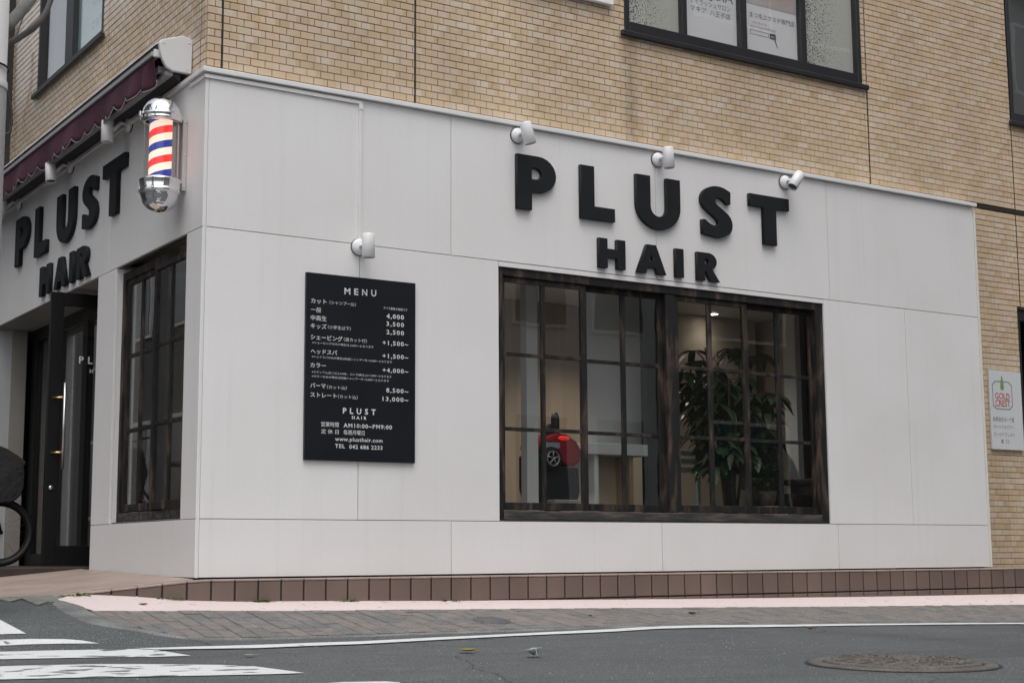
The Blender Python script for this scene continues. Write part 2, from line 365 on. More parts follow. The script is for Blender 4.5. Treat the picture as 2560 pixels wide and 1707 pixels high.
m1 = drape('crosswalk_stripe', [c7(-300, 470), c7(0, 478), c7(240, 605), c7(0, 611), c7(-300, 618)], PAINT, .004)
tag(m1, 'white crosswalk stripe by the cement patch at the kerb', 'road marking', 'crosswalk stripes')
m2 = drape('crosswalk_stripe', [c7(-300, 665), c7(0, 662), c7(300, 654), c7(600, 656), c7(750, 668), c7(915, 695), c7(600, 697), c7(300, 703), c7(0, 716), c7(-300, 728)], PAINT, .004)
tag(m2, 'short white crosswalk stripe ending below the paver ramp corner', 'road marking', 'crosswalk stripes')
m3 = drape('crosswalk_stripe', [c7(-300, 778), c7(0, 772), c7(600, 757), c7(1240, 746), c7(1440, 757), c7(1560, 775), c7(1755, 808), c7(1400, 820), c7(900, 824), c7(0, 842), c7(-300, 850)], PAINTW, .004)
tag(m3, 'white crosswalk stripe that meets the edge line, worn at its tip', 'road marking', 'crosswalk stripes')
m4 = drape('crosswalk_stripe', [c7(-300, 915), c7(0, 907), c7(900, 886), c7(1300, 886), c7(2000, 893), c7(2280, 899), c7(2520, 930), c7(2800, 968), c7(2500, 979), c7(1400, 1001), c7(0, 1028), c7(-300, 1036)], PAINTW, .004)
tag(m4, 'longest white crosswalk stripe with a scuffed dark middle', 'road marking', 'crosswalk stripes')
m5 = drape('crosswalk_stripe', [(780, 1712), (860, 1706), (960, 1704.5), (1000, 1707), (1000, 1730), (780, 1730)], PAINT, .004)
tag(m5, 'white crosswalk stripe farthest out from the shop in the road', 'road marking', 'crosswalk stripes')
top = [c7(1240, 744), c7(1700, 731), c7(2352, 713), (700, 1612), (900, 1605), (1100, 1594.5), (1280, 1586), c8(470, 356), c8(700, 343), c8(860, 339), c8(1150, 337), c8(1600, 332), c8(2100, 328), c8(2352, 327), c8(2700, 325)]
bot = [c8(2700, 330), c8(2352, 332.5), c8(2100, 333.5), c8(1600, 339), c8(1150, 347), c8(860, 350), c8(700, 354), c8(470, 368), (1280, 1591.5), (1100, 1601), (900, 1612), (700, 1619.5), c7(2352, 742), c7(1700, 752), c7(1430, 755)]
ln = drape('edge_line', top+bot, PAINT, .0065); tag(ln, 'thin white edge line painted along the road beside the pavers', 'road marking')

# pavement bed, kerb, pink strip
def edge_left(y): return -.76
def pave_outer(x):  # outer (road side) border of the pavers, rounded at the street corner
    x0, r = -.76, .34
    if x < x0+r: return -1.10+r-math.sqrt(max(0, r*r-(x0+r-x)**2)) if x >= x0 else -.4
    return -1.10
PAVC = [(.19,.172,.16),(.175,.166,.16),(.20,.178,.166),(.18,.172,.166),(.155,.154,.152),(.19,.17,.158)]
bedm = mat('paver_bed', (.03, .028, .026), .95, .3, 8)
xsb = lin(-.76, 9.5, 120); mb = MB()
for i, x in enumerate(xsb):
    for j in range(9):
        y = -.36 + (pave_outer(x)+.36)*j/8; mb.v.append((x, y, zg(x, y)+.003))
n = 9
mb.f = [(i*n+j, i*n+j+1, (i+1)*n+j+1, (i+1)*n+j) for i in range(len(xsb)-1) for j in range(n-1)]; mb.sm = [False]*len(mb.f)
pav = mb.build('pavement', bedm); tag(pav, 'narrow footpath of grey brown brick pavers along the shop', 'pavement', kind='structure')
def paver_mesh(w, l, h=.03, c=.003):
    a, b = w/2, l/2
    return [(-a,-b,-h),(a,-b,-h),(a,b,-h),(-a,b,-h),(-a,-b,-c),(a,-b,-c),(a,b,-c),(-a,b,-c),(-a+c,-b+c,0),(a-c,-b+c,0),(a-c,b-c,0),(-a+c,b-c,0)], \
        [(0,1,5,4),(1,2,6,5),(2,3,7,6),(3,0,4,7),(4,5,9,8),(5,6,10,9),(6,7,11,10),(7,4,8,11),(8,9,10,11)]
pvm = []
for k, c in enumerate(PAVC): pvm.append(mat('paver_%d' % k, c, .8, .25, 14, .6, 90, fine=.3, fscale=120))
pv, pf = paver_mesh(.0955, .198)
pmesh = []
for k in range(len(PAVC)):
    me = bpy.data.meshes.new('paver'); me.from_pydata(pv, [], pf); me.materials.append(pvm[k]); pmesh.append(me)
cand = []; W_, L_ = .102, .204
i = 0; x = -.76+W_/2+.004
while x < 9.3:
    y = -.38 - (L_/2 if i % 2 else 0) + L_/2
    while y > -1.3:
        ya, yb = min(y+L_/2, -.385), max(y-L_/2, pave_outer(x)+.005)
        if ya-yb > .04: cand.append((x, (ya+yb)/2, ya-yb-.009, random.randrange(len(PAVC))))
        y -= L_
    i += 1; x += W_
cand.sort(key=lambda c: (Vector((c[0], c[1], -.3))-CAM).length)
rest = MB()
for k, (x, y, l, ci) in enumerate(cand):
    gx = (zg(x+.05, y)-zg(x-.05, y))/.1; gy = (zg(x, y+.08)-zg(x, y-.08))/.16
    ex = Vector((1, 0, gx)).normalized(); ez = Vector((-gx, -gy, 1)).normalized(); ey = ez.cross(ex)
    M = Matrix(((ex.x, ey.x, ez.x, x), (ex.y, ey.y, ez.y, y), (ex.z, ey.z, ez.z, zg(x, y)+.007+random.uniform(-.0015, .002)), (0, 0, 0, 1)))
    M = M @ Matrix.Diagonal((1, l/.198, 1, 1))
    if k < 300:
        o = link('paver', pmesh[ci], None, pav); o.matrix_basis = M
    else: rest.add([M @ Vector(v) for v in pv], pf)
if rest.v: tag(rest.build('paver_field', pvm[1], pav), kind='stuff')

# flush kerb around the pavers (exposed aggregate concrete)
KERB = mat('kerb_concrete', (.21, .214, .21), .9, .4, 5, 1.0, 110, fine=.5, fscale=150)
mb = MB(); path = []
for y in lin(-.16, -.76, 12): path.append((-.76, y, -1, 0))
for k in range(1, 13):
    th = math.pi + math.pi/2*k/12; path.append((-.42+.34*math.cos(th), -.76+.34*math.sin(th), math.cos(th), math.sin(th)))
for x in lin(-.3, 9.5, 70): path.append((x, -1.10, 0, -1))
for k, (x, y, nx, ny) in enumerate(path):
    w = .17 if k < 14 else max(.085, .17-.012*(k-14))
    for t, lf in ((0.004, .006), (.3, .008), (.75, .007), (1, -.012)):
        j = random.uniform(-.006, .006) if t == 1 else 0
        X, Y = x+nx*(w*t+j), y+ny*(w*t+j); mb.v.append((X, Y, zg(X, Y)+lf))
n = 4
mb.f = [(i*n+j, i*n+j+1, (i+1)*n+j+1, (i+1)*n+j) for i in range(len(path)-1) for j in range(n-1)]; mb.sm = [True]*len(mb.f)
kb = mb.build('kerb', KERB); tag(kb, 'low rough concrete kerb curving around the paver corner', 'kerb', kind='structure')
# pink painted concrete strip at the foot of the wall
PINK = worn_paint('pink_concrete', (.66, .56, .54), (.30, .23, .21), .66, 5, (3, 3, 1))
mb = MB(); xsb = lin(-.86, 9.5, 300)
for i, x in enumerate(xsb):
    j0 = .012*noise.noise((x*9, 0, 0)) + .006*noise.noise((x*40, 3, 0)); t0 = max(0, (-.55-x)/.31)
    for t in range(5):
        ya, yb = -.045, -.385+j0*1.0
        if x < -.72: ya = -.045-.3*((-.72-x)/.14)*.35; yb = -.385+.22*((-.72-x)/.14)
        y = ya+(yb-ya)*t/4; mb.v.append((x, y, zg(x, y)+.008+(.003 if t < 4 else -.004)))
n = 5
mb.f = [(i*n+j, i*n+j+1, (i+1)*n+j+1, (i+1)*n+j) for i in range(len(xsb)-1) for j in range(n-1)]; mb.sm = [True]*len(mb.f)
pk = mb.build('painted_strip', PINK); tag(pk, 'pale pink painted concrete strip at the foot of the tiled base', 'concrete strip', kind='structure')
# broken cement patch where the terrace meets the side street
CEM = mat('cement_patch', (.19, .20, .175), .9, .35, 7, .8, 60, fine=.25, fscale=90)
cp = drape('cement_patch', [c7(-150, 250), c7(20, 236), c7(300, 224), c7(545, 222), c7(630, 245), c7(685, 296), c7(605, 325), c7(440, 318), c7(350, 350), c7(265, 318), c7(200, 292), c7(90, 318), c7(0, 300), c7(-150, 330)], CEM, .009, .05)
for v in cp.data.vertices: v.co.z += .003*noise.noise(v.co*14)
cs_ = cp.modifiers.new('solid', 'SOLIDIFY'); cs_.thickness = .03; cs_.offset = -1
tag(cp, 'broken grey cement patch between terrace edge and kerb', 'cement patch', kind='structure')

# ------------------------------------------------------------------ tiled terrace under the shop
TB = tile_mat('terrace_tile', [(.165,.12,.10),(.18,.132,.11),(.162,.118,.099),(.20,.147,.124),(.175,.127,.106)], .152, .155, -.33, .4, .3, uo=.06+.069, half=False)
TF = mat('terrace_floor_tile', (.39, .305, .26), .5, .25, 2.5, .15, 40, fine=.1, fscale=60)
TG = mat('terrace_grout', (.035, .026, .023), .95)
def zt(x, y):   # terrace surface: falls towards the side street, rises towards the door
    return -.004 + .023*max(y, -.06) + (.09*x if x > -.95 else -.0855) * (1 if x < 0 else 0)
ter = MB(); xs_ = lin(-2.0, 0, 20); ys_ = [-.052, .3, .7, 1.1, 1.5, 1.9, 2.2]
for x in xs_:
    for y in ys_: ter.v.append((x, y, zt(x, y)-.012))
n = len(ys_)
ter.f = [(i*n+j, i*n+j+1, (i+1)*n+j+1, (i+1)*n+j) for i in range(len(xs_)-1) for j in range(n-1)]; ter.sm = [False]*len(ter.f)
for a, b in zip(xs_, xs_[1:]): ter.add([(a, -.052, -.5), (b, -.052, -.5), (b, -.052, zt(b, -.052)-.012), (a, -.052, zt(a, -.052)-.012)], [(0, 1, 2, 3)])
ter.box(0, 9.6, -.052, .1, -.6, -.012)
terr = ter.build('terrace', TG); tag(terr, 'raised terrace clad in brown red square tiles under the shop', 'terrace', kind='structure')
def tile_shape(mb, poly3, nrm, th, c=.004):
    """a bevelled tile from 4 corners of its face"""
    P = [Vector(p) for p in poly3]; ctr = sum(P, Vector())/4; nrm = Vector(nrm)
    inn = [p + (ctr-p).normalized()*c*1.4 for p in P]
    vs = [p-nrm*th for p in P]+[p-nrm*c*.7 for p in P]+inn
    mb.add(vs, [(0,1,5,4),(1,2,6,5),(2,3,7,6),(3,0,4,7),(4,5,9,8),(5,6,10,9),(6,7,11,10),(7,4,8,11),(8,9,10,11)])
x = -.069-.152*10
while x < 9.4:
    a, b = x+.0065, x+.1455
    ta, tb = min(zt(a, -.06), -.004)-.02, min(zt(b, -.06), -.004)-.02
    rows = [(-.169, None), (-.327, -.181)]
    for z0, z1 in rows:
        za, zb = (ta, tb) if z1 is None else (z1, z1)
        if max(za, zb) < zg((a+b)/2, -.06)-.01: continue
        mb = MB(); tile_shape(mb, [(a, -.064, z0), (b, -.064, z0), (b, -.064, zb), (a, -.064, za)], (0, -1, 0), .012)
        mb.build('tile', TB, terr)
    # nosing piece on the edge
    ta2, tb2 = ta+.016, tb+.016
    mb = MB(); jx = random.uniform(0, .001)
    if x > -1.3:
        mb.add([(a-.002, -.067, ta+.003), (b+.002, -.067, tb+.003), (b+.002, -.067, tb2), (a-.002, -.067, ta2), (a-.002, -.005, ta+.003), (b+.002, -.005, tb+.003), (b+.002, -.005, tb2+.001), (a-.002, -.005, ta2+.001)],
               [(0,1,2,3),(3,2,6,7),(4,7,6,5),(0,4,5,1),(0,3,7,4),(1,5,6,2)])
        mb.build('edge_tile', TF, terr, .003)
    x += .152
for i in range(7):
    for j in range(8):
        xa, xb = -.004-.3*(i+1)+.003, -.004-.3*i-.003; ya, yb = -.0+.3*j+.003, min(.3*(j+1)-.003, 2.19)
        if yb-ya < .05: continue
        xa = max(xa, -2.0)
        mb = MB(); tile_shape(mb, [(xa, ya, zt(xa, ya)), (xb, ya, zt(xb, ya)), (xb, yb, zt(xb, yb)), (xa, yb, zt(xa, yb))], (0, 0, 1), .01, .003)
        mb.build('tile', TF, terr)
STEPM = mat('step_brown', (.045, .031, .026), .7, .3, 6, .3, 50)
stp = MB().box(-2.2, .9, 2.19, 5.6, -.3, .058).build('door_step', STEPM, bevel=.006); tag(stp, 'low dark brown step in front of the shop door', 'step', kind='structure')

# ================================================================== BUILDING (beige tiled, two storeys)
bld = thing('tiled_building', 'two storey building clad in small beige brick tiles above the white shop', 'building', (0, .1, 0))
TILE = tile_mat('beige_tile', TILE_COLS, .1, .05, 3.17, .25, .18, coat=.7)
PX, PY = .04, .1          # wall faces: left wall plane x, front wall plane y
TOPZ = 6.2
EAST = 9.9
core = MB()
gy0, gy1 = PY+.005, PY+.2
for (a, b, c, d) in [(PX+.005, EAST, 3.06, 4.06), (PX+.005, 3.387, 4.06, TOPZ), (5.924, 7.845, 4.06, TOPZ), (3.387, 5.924, 5.6, TOPZ), (7.845, EAST, 5.6, TOPZ), (7.17, 7.79, -.3, 3.06), (7.79, EAST, 2.3, 3.06), (9.2, EAST, -.3, 2.3)]:
    core.box(a, b, gy0, gy1, c, d)
fw = core.build('wall', GROUT, bld)
core = MB()
for (a, b, c, d) in [(PY+.205, 4.82, 3.2, 4.05), (PY+.205, 2.22, 4.05, TOPZ), (4.0, 4.82, 4.05, TOPZ), (2.22, 4.0, 5.6, TOPZ)]:
    core.box(PX+.005, PX+.2, a, b, c, d)
lw = core.build('wall', GROUT, bld)
# tiles
def subtract(segs, a, b):
    out = []
    for s, e in segs:
        if b <= s or a >= e: out.append((s, e)); continue
        if a > s: out.append((s, a))
        if b < e: out.append((b, e))
    return out
bv, bf = [], []
def brick_unit(w, h, d=.012, c=.0025):
    a = w/2; b = h/2
    V = [(-a, 0, -b), (a, 0, -b), (a, 0, b), (-a, 0, b), (-a, -d+c, -b), (a, -d+c, -b), (a, -d+c, b), (-a, -d+c, b), (-a+c, -d, -b+c), (a-c, -d, -b+c), (a-c, -d, b-c), (-a+c, -d, b-c)]
    Fs = [(0,1,5,4),(1,2,6,5),(2,3,7,6),(3,0,4,7),(4,5,9,8),(5,6,10,9),(6,7,11,10),(7,4,8,11),(8,9,10,11)]
    return V, Fs
full_v, full_f = brick_unit(.0955, .0455)
fmesh = bpy.data.meshes.new('brick'); fmesh.from_pydata(full_v, [], full_f); fmesh.materials.append(TILE)
frontT, leftT = [], []
row = 0; z = 3.17-.05*64
while z < TOPZ-.05:
    r = round((z-3.17)/.05); zc = z+.025
    segs = [(PX, EAST)]
    if zc < 3.17: segs = subtract(segs, -1, 7.185)
    for jx in (.142, 1.559, 5.98, 7.838): segs = subtract(segs, jx-.006, jx+.006)
    if 3.14 < zc < 3.24 and abs(zc-3.195) < .02: segs = subtract(segs, 7.17, EAST)
    if zc > 4.05: segs = subtract(segs, 3.387, 5.924) if zc < 5.6 else segs
    if 4.05 < zc < 5.6: segs = subtract(segs, 7.845, EAST)
    if zc < 2.3: segs = subtract(segs, 7.79, 9.2)
    if zc < -.03: segs = []
    off = .05 if r % 2 else 0.0
    for s, e in segs:
        k = math.floor((s-off-PX)/.1)
        while True:
            a = off+PX+k*.1; b = a+.1
            if a >= e: break
            aa, bb = max(a, s), min(b, e)
            if bb-aa > .009: frontT.append(((aa+bb)/2, zc, bb-aa-.0045))
            k += 1
    segs = [(PY+.014, 4.82)] if zc > 3.2 else []
    for jy in (.2, 2.1): segs = subtract(segs, jy-.005, jy+.005)
    if 4.05 < zc < 5.6: segs = subtract(segs, 2.22, 4.0)
    for s, e in segs:
        k = math.floor((s-off-PY)/.1)
        while True:
            a = off+PY+k*.1; b = a+.1
            if a >= e: break
            aa, bb = max(a, s), min(b, e)
            if bb-aa > .009: leftT.append(((aa+bb)/2, zc, bb-aa-.0045))
            k += 1
    z += .05
def in_view(p):
    d = p-CAM; w = d.dot(FWD); return abs(F_PX*d.dot(RGT)/w) < 1290 and abs(F_PX*d.dot(UPV)/w) < 860
wall_off = wloc(fw)
fullF = [(t, (Vector((t[0], PY, t[1]))-CAM).length) for t in frontT if t[2] > .09 and in_view(Vector((t[0], PY, t[1])))]
fullF.sort(key=lambda q: q[1]); single = set(id(q[0]) for q in fullF[:300])
stuff = MB()
for t in frontT:
    jy = random.uniform(-.0008, .0008)
    if id(t) in single:
        o = link('brick', fmesh, None, fw); o.location = Vector((t[0], PY+.006+jy, t[1]))-wall_off
    else:
        s = t[2]/.0955; stuff.add([(t[0]+v[0]*s, PY+.006+jy+v[1], t[1]+v[2]) for v in full_v], full_f)
tag(stuff.build('brick_field', TILE, fw, fix=False), kind='stuff')
stuff = MB()
for t in leftT:
    s = t[2]/.0955; jy = random.uniform(-.0008, .0008)
    stuff.add([(PX+.006+jy+v[1], t[0]-v[0]*s, t[1]+v[2]) for v in full_v], full_f)
tag(stuff.build('brick_field', TILE, lw, fix=False), kind='stuff')
# expansion joints (sealant lines, recessed)
for jx in (.142, 1.559, 5.98, 7.838):
    z1 = TOPZ if jx < 2 else (4.06 if jx < 7 else 4.03)
    box('expansion_joint', SEALANT, fw, jx-.0058, jx+.0058, PY-.003, PY+.02, 3.165 if jx < 7 else 2.31, z1)
box('expansion_joint', SEALANT, fw, 7.19, EAST, PY-.0025, PY+.02, 3.183, 3.207)
for jy in (.2, 2.1): box('expansion_joint', SEALANT, lw, PX-.003, PX+.02, jy-.0048, jy+.0048, 3.2, TOPZ)
CAPM = mat('parapet_cap', (.3, .29, .28), .6, .2, 4)
box('parapet_cap', CAPM, bld, PX-.05, EAST+.05, PY-.05, 9, TOPZ, TOPZ+.12)
PLAST = mat('plaster_grey', (.35, .33, .30), .85, .2, 2)
box('rear_wall', PLAST, bld, PX+.21, EAST, 8.8, 9.0, -.3, TOPZ-.002)
box('end_wall', PLAST, bld, EAST-.2, EAST-.002, PY+.21, 8.79, -.3, TOPZ-.002)
box('floor_slab', PLAST, bld, PX+.21, EAST-.21, PY+.21, 8.79, 2.95, 3.19)
# recess of the side entrance at the right end
DK = mat('entrance_dark', (.05, .045, .04), .6, .2, 3)
mb = MB(); mb.box(7.79, 9.2, 1.5, 1.6, -.2, 2.94).box(7.60, 7.785, PY+.205, 1.5, -.2, 2.94).box(9.205, 9.3, PY+.205, 1.5, -.2, 2.94).box(7.79, 9.2, PY+.21, 1.49, 2.36, 2.42)
mb.build('entrance_recess', DK, bld)
mb = MB().box(7.80, 9.19, PY+.02, PY+.08, 2.2, 2.29).box(7.80, 7.85, PY+.02, PY+.08, -.01, 2.195); mb.build('entrance_frame', BRONZE, bld)
e = MB(); e.lathe([(0, 0), (.035, 0), (.035, .02), (0, .02)], 16, (8.23, .45, 2.34)); el = e.build('entrance_lamp', emis('lamp_yellow', (1, .8, .25), 4), bld)

# upper windows
LACE = mat('lace_blind', (.36, .355, .33), .9, .15, 1.5, stretch=(20, 20, .4))
GREYB = mat('grey_interior', (.16, .165, .165), .8, .35, 1.2, stretch=(1, 1, .3))
def dots_mat():
    m = bpy.data.materials.new('dotted_film'); m.use_nodes = True; N = m.node_tree.nodes; L = m.node_tree.links; b = N['Principled BSDF']; b.inputs['Roughness'].default_value = .7
    geo = N.new('ShaderNodeNewGeometry'); mp = N.new('ShaderNodeMapping'); mp.inputs['Scale'].default_value = (56, 1, 56); L.new(geo.outputs['Position'], mp.inputs[0])
    vo = N.new('ShaderNodeTexVoronoi'); vo.voronoi_dimensions = '2D'
    sp = N.new('ShaderNodeSeparateXYZ'); L.new(mp.outputs[0], sp.inputs[0]); cb = N.new('ShaderNodeCombineXYZ'); L.new(sp.outputs['X'], cb.inputs[0]); L.new(sp.outputs['Z'], cb.inputs[1]); L.new(cb.outputs[0], vo.inputs['Vector']); vo.inputs['Scale'].default_value = 1
    sx = N.new('ShaderNodeSeparateXYZ'); L.new(geo.outputs['Position'], sx.inputs[0])
    def mr(a0, a1, b0, b1):
        r = N.new('ShaderNodeMapRange'); r.inputs['From Min'].default_value = a0; r.inputs['From Max'].default_value = a1; r.inputs['To Min'].default_value = b0; r.inputs['To Max'].default_value = b1; L.new(sx.outputs['X'], r.inputs['Value']); return r.outputs[0]
    ga = mr(3.43, 3.92, .38, -.03); gb = mr(5.28, 5.82, .36, -.03)
    st = N.new('ShaderNodeMath'); st.operation = 'GREATER_THAN'; L.new(sx.outputs['X'], st.inputs[0]); st.inputs[1].default_value = 4.6
    mi = N.new('ShaderNodeMix'); L.new(st.outputs[0], mi.inputs['Factor']); L.new(ga, mi.inputs['A']); L.new(gb, mi.inputs['B'])
    cr = N.new('ShaderNodeSeparateColor'); L.new(vo.outputs['Color'], cr.inputs[0])
    am = N.new('ShaderNodeMath'); am.operation = 'MULTIPLY_ADD'; L.new(cr.outputs[0], am.inputs[0]); am.inputs[1].default_value = .28; L.new(mi.outputs['Result'], am.inputs[2])
    sb = N.new('ShaderNodeMath'); sb.operation = 'SUBTRACT'; L.new(am.outputs[0], sb.inputs[0]); sb.inputs[1].default_value = .14
    lt = N.new('ShaderNodeMath'); lt.operation = 'LESS_THAN'; L.new(vo.outputs['Distance'], lt.inputs[0]); L.new(sb.outputs[0], lt.inputs[1])
    mx = N.new('ShaderNodeMix'); mx.data_type = 'RGBA'; mx.inputs['A'].default_value = (.60, .585, .55, 1); mx.inputs['B'].default_value = (.035, .04, .045, 1)
    L.new(lt.outputs[0], mx.inputs['Factor']); L.new(mx.outputs['Result'], b.inputs['Base Color']); return m
DOTS = dots_mat()
def upper_window(x0, x1, z0, z1, mull, label):
    fr = MB(); y0, y1 = PY-.012, PY+.10
    fr.box(x0, x0+.045, y0, y1, z0, z1).box(x1-.045, x1, y0, y1, z0, z1).box(x0+.046, x1-.046, y0, y1, z0, z0+.10).box(x0+.046, x1-.046, y0, y1, z1-.05, z1)
    for m_, w in mull: fr.box(m_-w, m_+w, y0+.006, y1-.006, z0+.101, z1-.051)
    f = fr.build('window', BRONZE, bld, .003); f['label'] = label
    MB().box(x0-.05, x1+.05, PY-.045, PY-.014, z0-.03, z0+.012).build('sill', BRONZE, f, .006)
    xs2 = [x0+.045]+[q for m_, w in mull for q in (m_-w, m_+w)]+[x1-.045]
    for a, b in zip(xs2[::2], xs2[1::2]):
        MB().box(a+.001, b-.001, PY+.03, PY+.035, z0+.101, z1-.051).build('pane', GLASS, f)
    return f
w1 = upper_window(3.387, 5.924, 4.062, 5.6, [(3.985, .024), (4.60, .036), (5.262, .032)], 'dark framed four pane window with posters and dotted film')
MB().box(3.434, 3.96, PY+.045, PY+.047, 4.165, 5.548).build('dotted_film', DOTS, w1)
MB().box(5.295, 5.878, PY+.045, PY+.047, 4.165, 5.548).build('dotted_film', DOTS, w1)
w2 = upper_window(7.846, EAST-.3, 4.04, 5.6, [(8.6, .03)], 'dark framed window of grey glass')
MB().box(7.9, EAST-.35, PY+.15, PY+.16, 4.15, 5.55).build('blind', GREYB, w2)
MB().box(3.40, 5.90, PY+.18, PY+.185, 4.07, 5.59).build('blind', GREYB, w1)
# left wall window
fr = MB(); x0, x1 = PX-.008, PX+.1
a0, a1, z0, z1 = 2.22, 4.0, 4.05, 5.6
fr.box(x0, x1, a0, a0+.045, z0, z1).box(x0, x1, a1-.045, a1, z0, z1).box(x0, x1, a0+.046, a1-.046, z0, z0+.06).box(x0, x1, a0+.046, a1-.046, z1-.05, z1).box(x0+.004, x1-.004, 3.02, 3.22, z0+.061, z1-.051)
w3 = fr.build('window', BRONZE, bld, .003); w3['label'] = 'dark framed side window with a pale blue poster pane'
MB().box(PX-.045, PX-.01, a0-.05, a1+.05, z0-.03, z0+.01).build('sill', BRONZE, w3, .005)
for a, b in ((a0+.046, 3.019), (3.221, a1-.046)): MB().box(PX+.03, PX+.035, a, b, z0+.061, z1-.051).build('pane', GLASS, w3)
MB().box(PX+.12, PX+.13, a0+.02, a1-.02, z0+.02, z1-.02).build('blind', GREYB, w3)

# posters behind the upper window panes
PAPER = mat('poster_paper', (.82, .80, .83), .8)
INK = mat('poster_ink', (.13, .13, .135), .8); INKR = mat('poster_ink_brown', (.35, .2, .18), .8)
c6 = lambda x, y: (1540+x/3.675, y/3.675)
yp = PY+.040
def fr_pt(y): return lambda u, w: (u, y, w)
def txt_pix(mb, s, crop, x0, yb, x1, h, plane_y, sc_, bold=0.0, cjk=True, y=None):
    A = on(*crop(x0, yb), 1, plane_y); B = on(*crop(x1, yb), 1, plane_y); C = on(*crop(x0, yb-h), 1, plane_y)
    text_into(mb, s, (A.x, A.z), B.x-A.x, C.z-A.z, fr_pt(plane_y), bold, cjk)
t = thing('window_poster', 'white eyelash salon poster with a two line shop name in the upper window', 'poster', (4.29, yp, 4.165))
box('sheet', PAPER, t, 4.012, 4.562, yp, yp+.002, 4.165, 5.545)
mb = MB()
def upline(s, x0, x1, zb, h, bold=0.0, cjk=True, m=None):
    mb = MB(); text_into(mb, s, (x0, zb), x1-x0, h, fr_pt(yp-.001), bold, cjk); mb.build('text_line', m or INK, t)
q = on(*c6(680, 95), 1, yp); upline('マキア', q.x, on(*c6(832, 120), 1, yp).x, q.z, .046)
q = on(*c6(862, 145), 1, yp); upline('八王子店', q.x, on(*c6(1050, 185), 1, yp).x, q.z, .046)
q = on(*c6(700, 30), 1, yp); upline('アイラッシュサロン', q.x-.02, on(*c6(1050, 90), 1, yp).x, q.z-.002, .046)
upline('MAQUIA', 4.04, 4.53, q.z+.07, .10, 0, False)
t = thing('window_poster', 'white poster with a pink photograph above a search box in the upper window', 'poster', (4.95, yp, 4.165))
box('sheet', PAPER, t, 4.640, 5.226, yp, yp+.002, 4.165, 5.545)
box('photograph', mat('poster_pink', (.50, .40, .40), .8, .9, 2.2, col2=(.62, .56, .56)), t, 4.646, 5.220, yp-.002, yp-.0005, 4.575, 5.54)
mb = MB(); q = on(*c6(1228, 155), 1, yp); upline('まつ毛エクステ専門店', q.x, on(*c6(1638, 260), 1, yp).x, q.z, .044)
mb = MB(); q = on(*c6(1232, 240), 1, yp); upline('MAQUIA', q.x+.03, q.x+.18, q.z+.03, .018, 0, False, INKR); upline('http://maquia-hachioji.jp', q.x, on(*c6(1468, 300), 1, yp).x, q.z-.005, .022, 0, False, INKR)
mb = MB(); a = on(*c6(1232, 270), 1, yp).x; b = on(*c6(1405, 345), 1, yp).x; zt_, zb_ = on(*c6(1232, 270), 1, yp).z, on(*c6(1232, 312), 1, yp).z
for r_ in ((a, b, zt_-.004, zt_), (a, b, zb_, zb_+.004), (a, a+.004, zb_+.0045, zt_-.0045), (b-.004, b, zb_+.0045, zt_-.0045)): mb.box(r_[0], r_[1], yp-.001, yp-.0003, r_[2], r_[3])
mb.build('search_box', INK, t)
b2 = on(*c6(1468, 345), 1, yp).x; mb = MB()
for r_ in ((b+.01, b2, zt_-.02, zt_+.004), (b+.01, b2, zb_-.006, zb_+.012), (b+.01, b+.022, zb_+.0125, zt_-.0205), (b2-.02, b2, zb_+.0125, zt_-.0205)): mb.box(r_[0], r_[1], yp-.001, yp-.0003, r_[2], r_[3])
mb.add([(b2-.018, yp-.001, zb_-.0065), (b2-.004, yp-.001, zb_-.0065), (b2+.018, yp-.001, zb_-.07), (b2+.010, yp-.001, zb_-.072)], [(0, 1, 2, 3)])
mb.build('magnifier_icon', INK, t)
# pale blue poster in the side window
t = thing('window_poster', 'pale blue poster with brushed lettering in the side window', 'poster', (PX+.04, 2.65, 4.12))
BLUEP = mat('poster_blue', (.50, .74, .73), .8, .2, 1)
box('sheet', BLUEP, t, PX+.042, PX+.044, 2.27, 3.018, 4.112, 5.545)
mb = MB(); lf = lambda u, w: (PX+.041, -u, w)
for s_, w0, w1_, zb, h in (('MAQUIA', 2.70, 2.30, 4.58, .16), ('アイラッシュ', 2.68, 2.34, 4.40, .075), ('マキア', 2.66, 2.40, 4.22, .085)):
    mb = MB(); text_into(mb, s_, (-w0, zb), w0-w1_, h, lf, 0.0, s_[0] != 'M'); mb.build('text_line', mat('poster_ink_blue', (.09, .14, .15), .8), t)
# white sign board at the very top of the frame
sb = MB().box(2.25, 3.2525, PY-.055, PY-.015, 4.24, 4.9).build('sign_board', PAPER, bevel=.004); rebase(sb); tag(sb, 'plain white sign board on the tiles beside the upper window', 'sign board')

# ================================================================== SHOP FRONT (white panels)
sf = thing('barber_shop', 'white panelled ground floor shop front on the street corner', 'shop front', (0, 0, 0))
G = .0022
D0 = .02
def fpanel(x0, x1, z0, z1): box('panel', WHITE, sf, x0+G, x1-G, 0, D0, z0+G, z1-G, .0012)
def lpanel(y0, y1, z0, z1): box('panel', WHITE, sf, 0, D0, y0+G, y1-G, z0+G, z1-G, .0012)
Z1, Z2, ZT, XR = 2.1556, .3534, 3.14, 7.1406
WX0, WX1, WZ0, WZ1 = 2.176, 5.283, .366, 2.119
tops = [0.022, 1.791, 3.58, 5.36, XR]
for a, b in zip(tops, tops[1:]): fpanel(a, b, Z1, ZT); fpanel(a, b, 0, Z2)
for a, b in ((0.022, 1.093), (1.093, WX0), (WX1, 6.222), (6.222, XR)): fpanel(a, b, Z2, Z1)
LY = 5.6
for a, b in ((0, 1.8), (1.8, 3.7), (3.7, LY)): lpanel(a if a else .0, b, Z1, ZT)
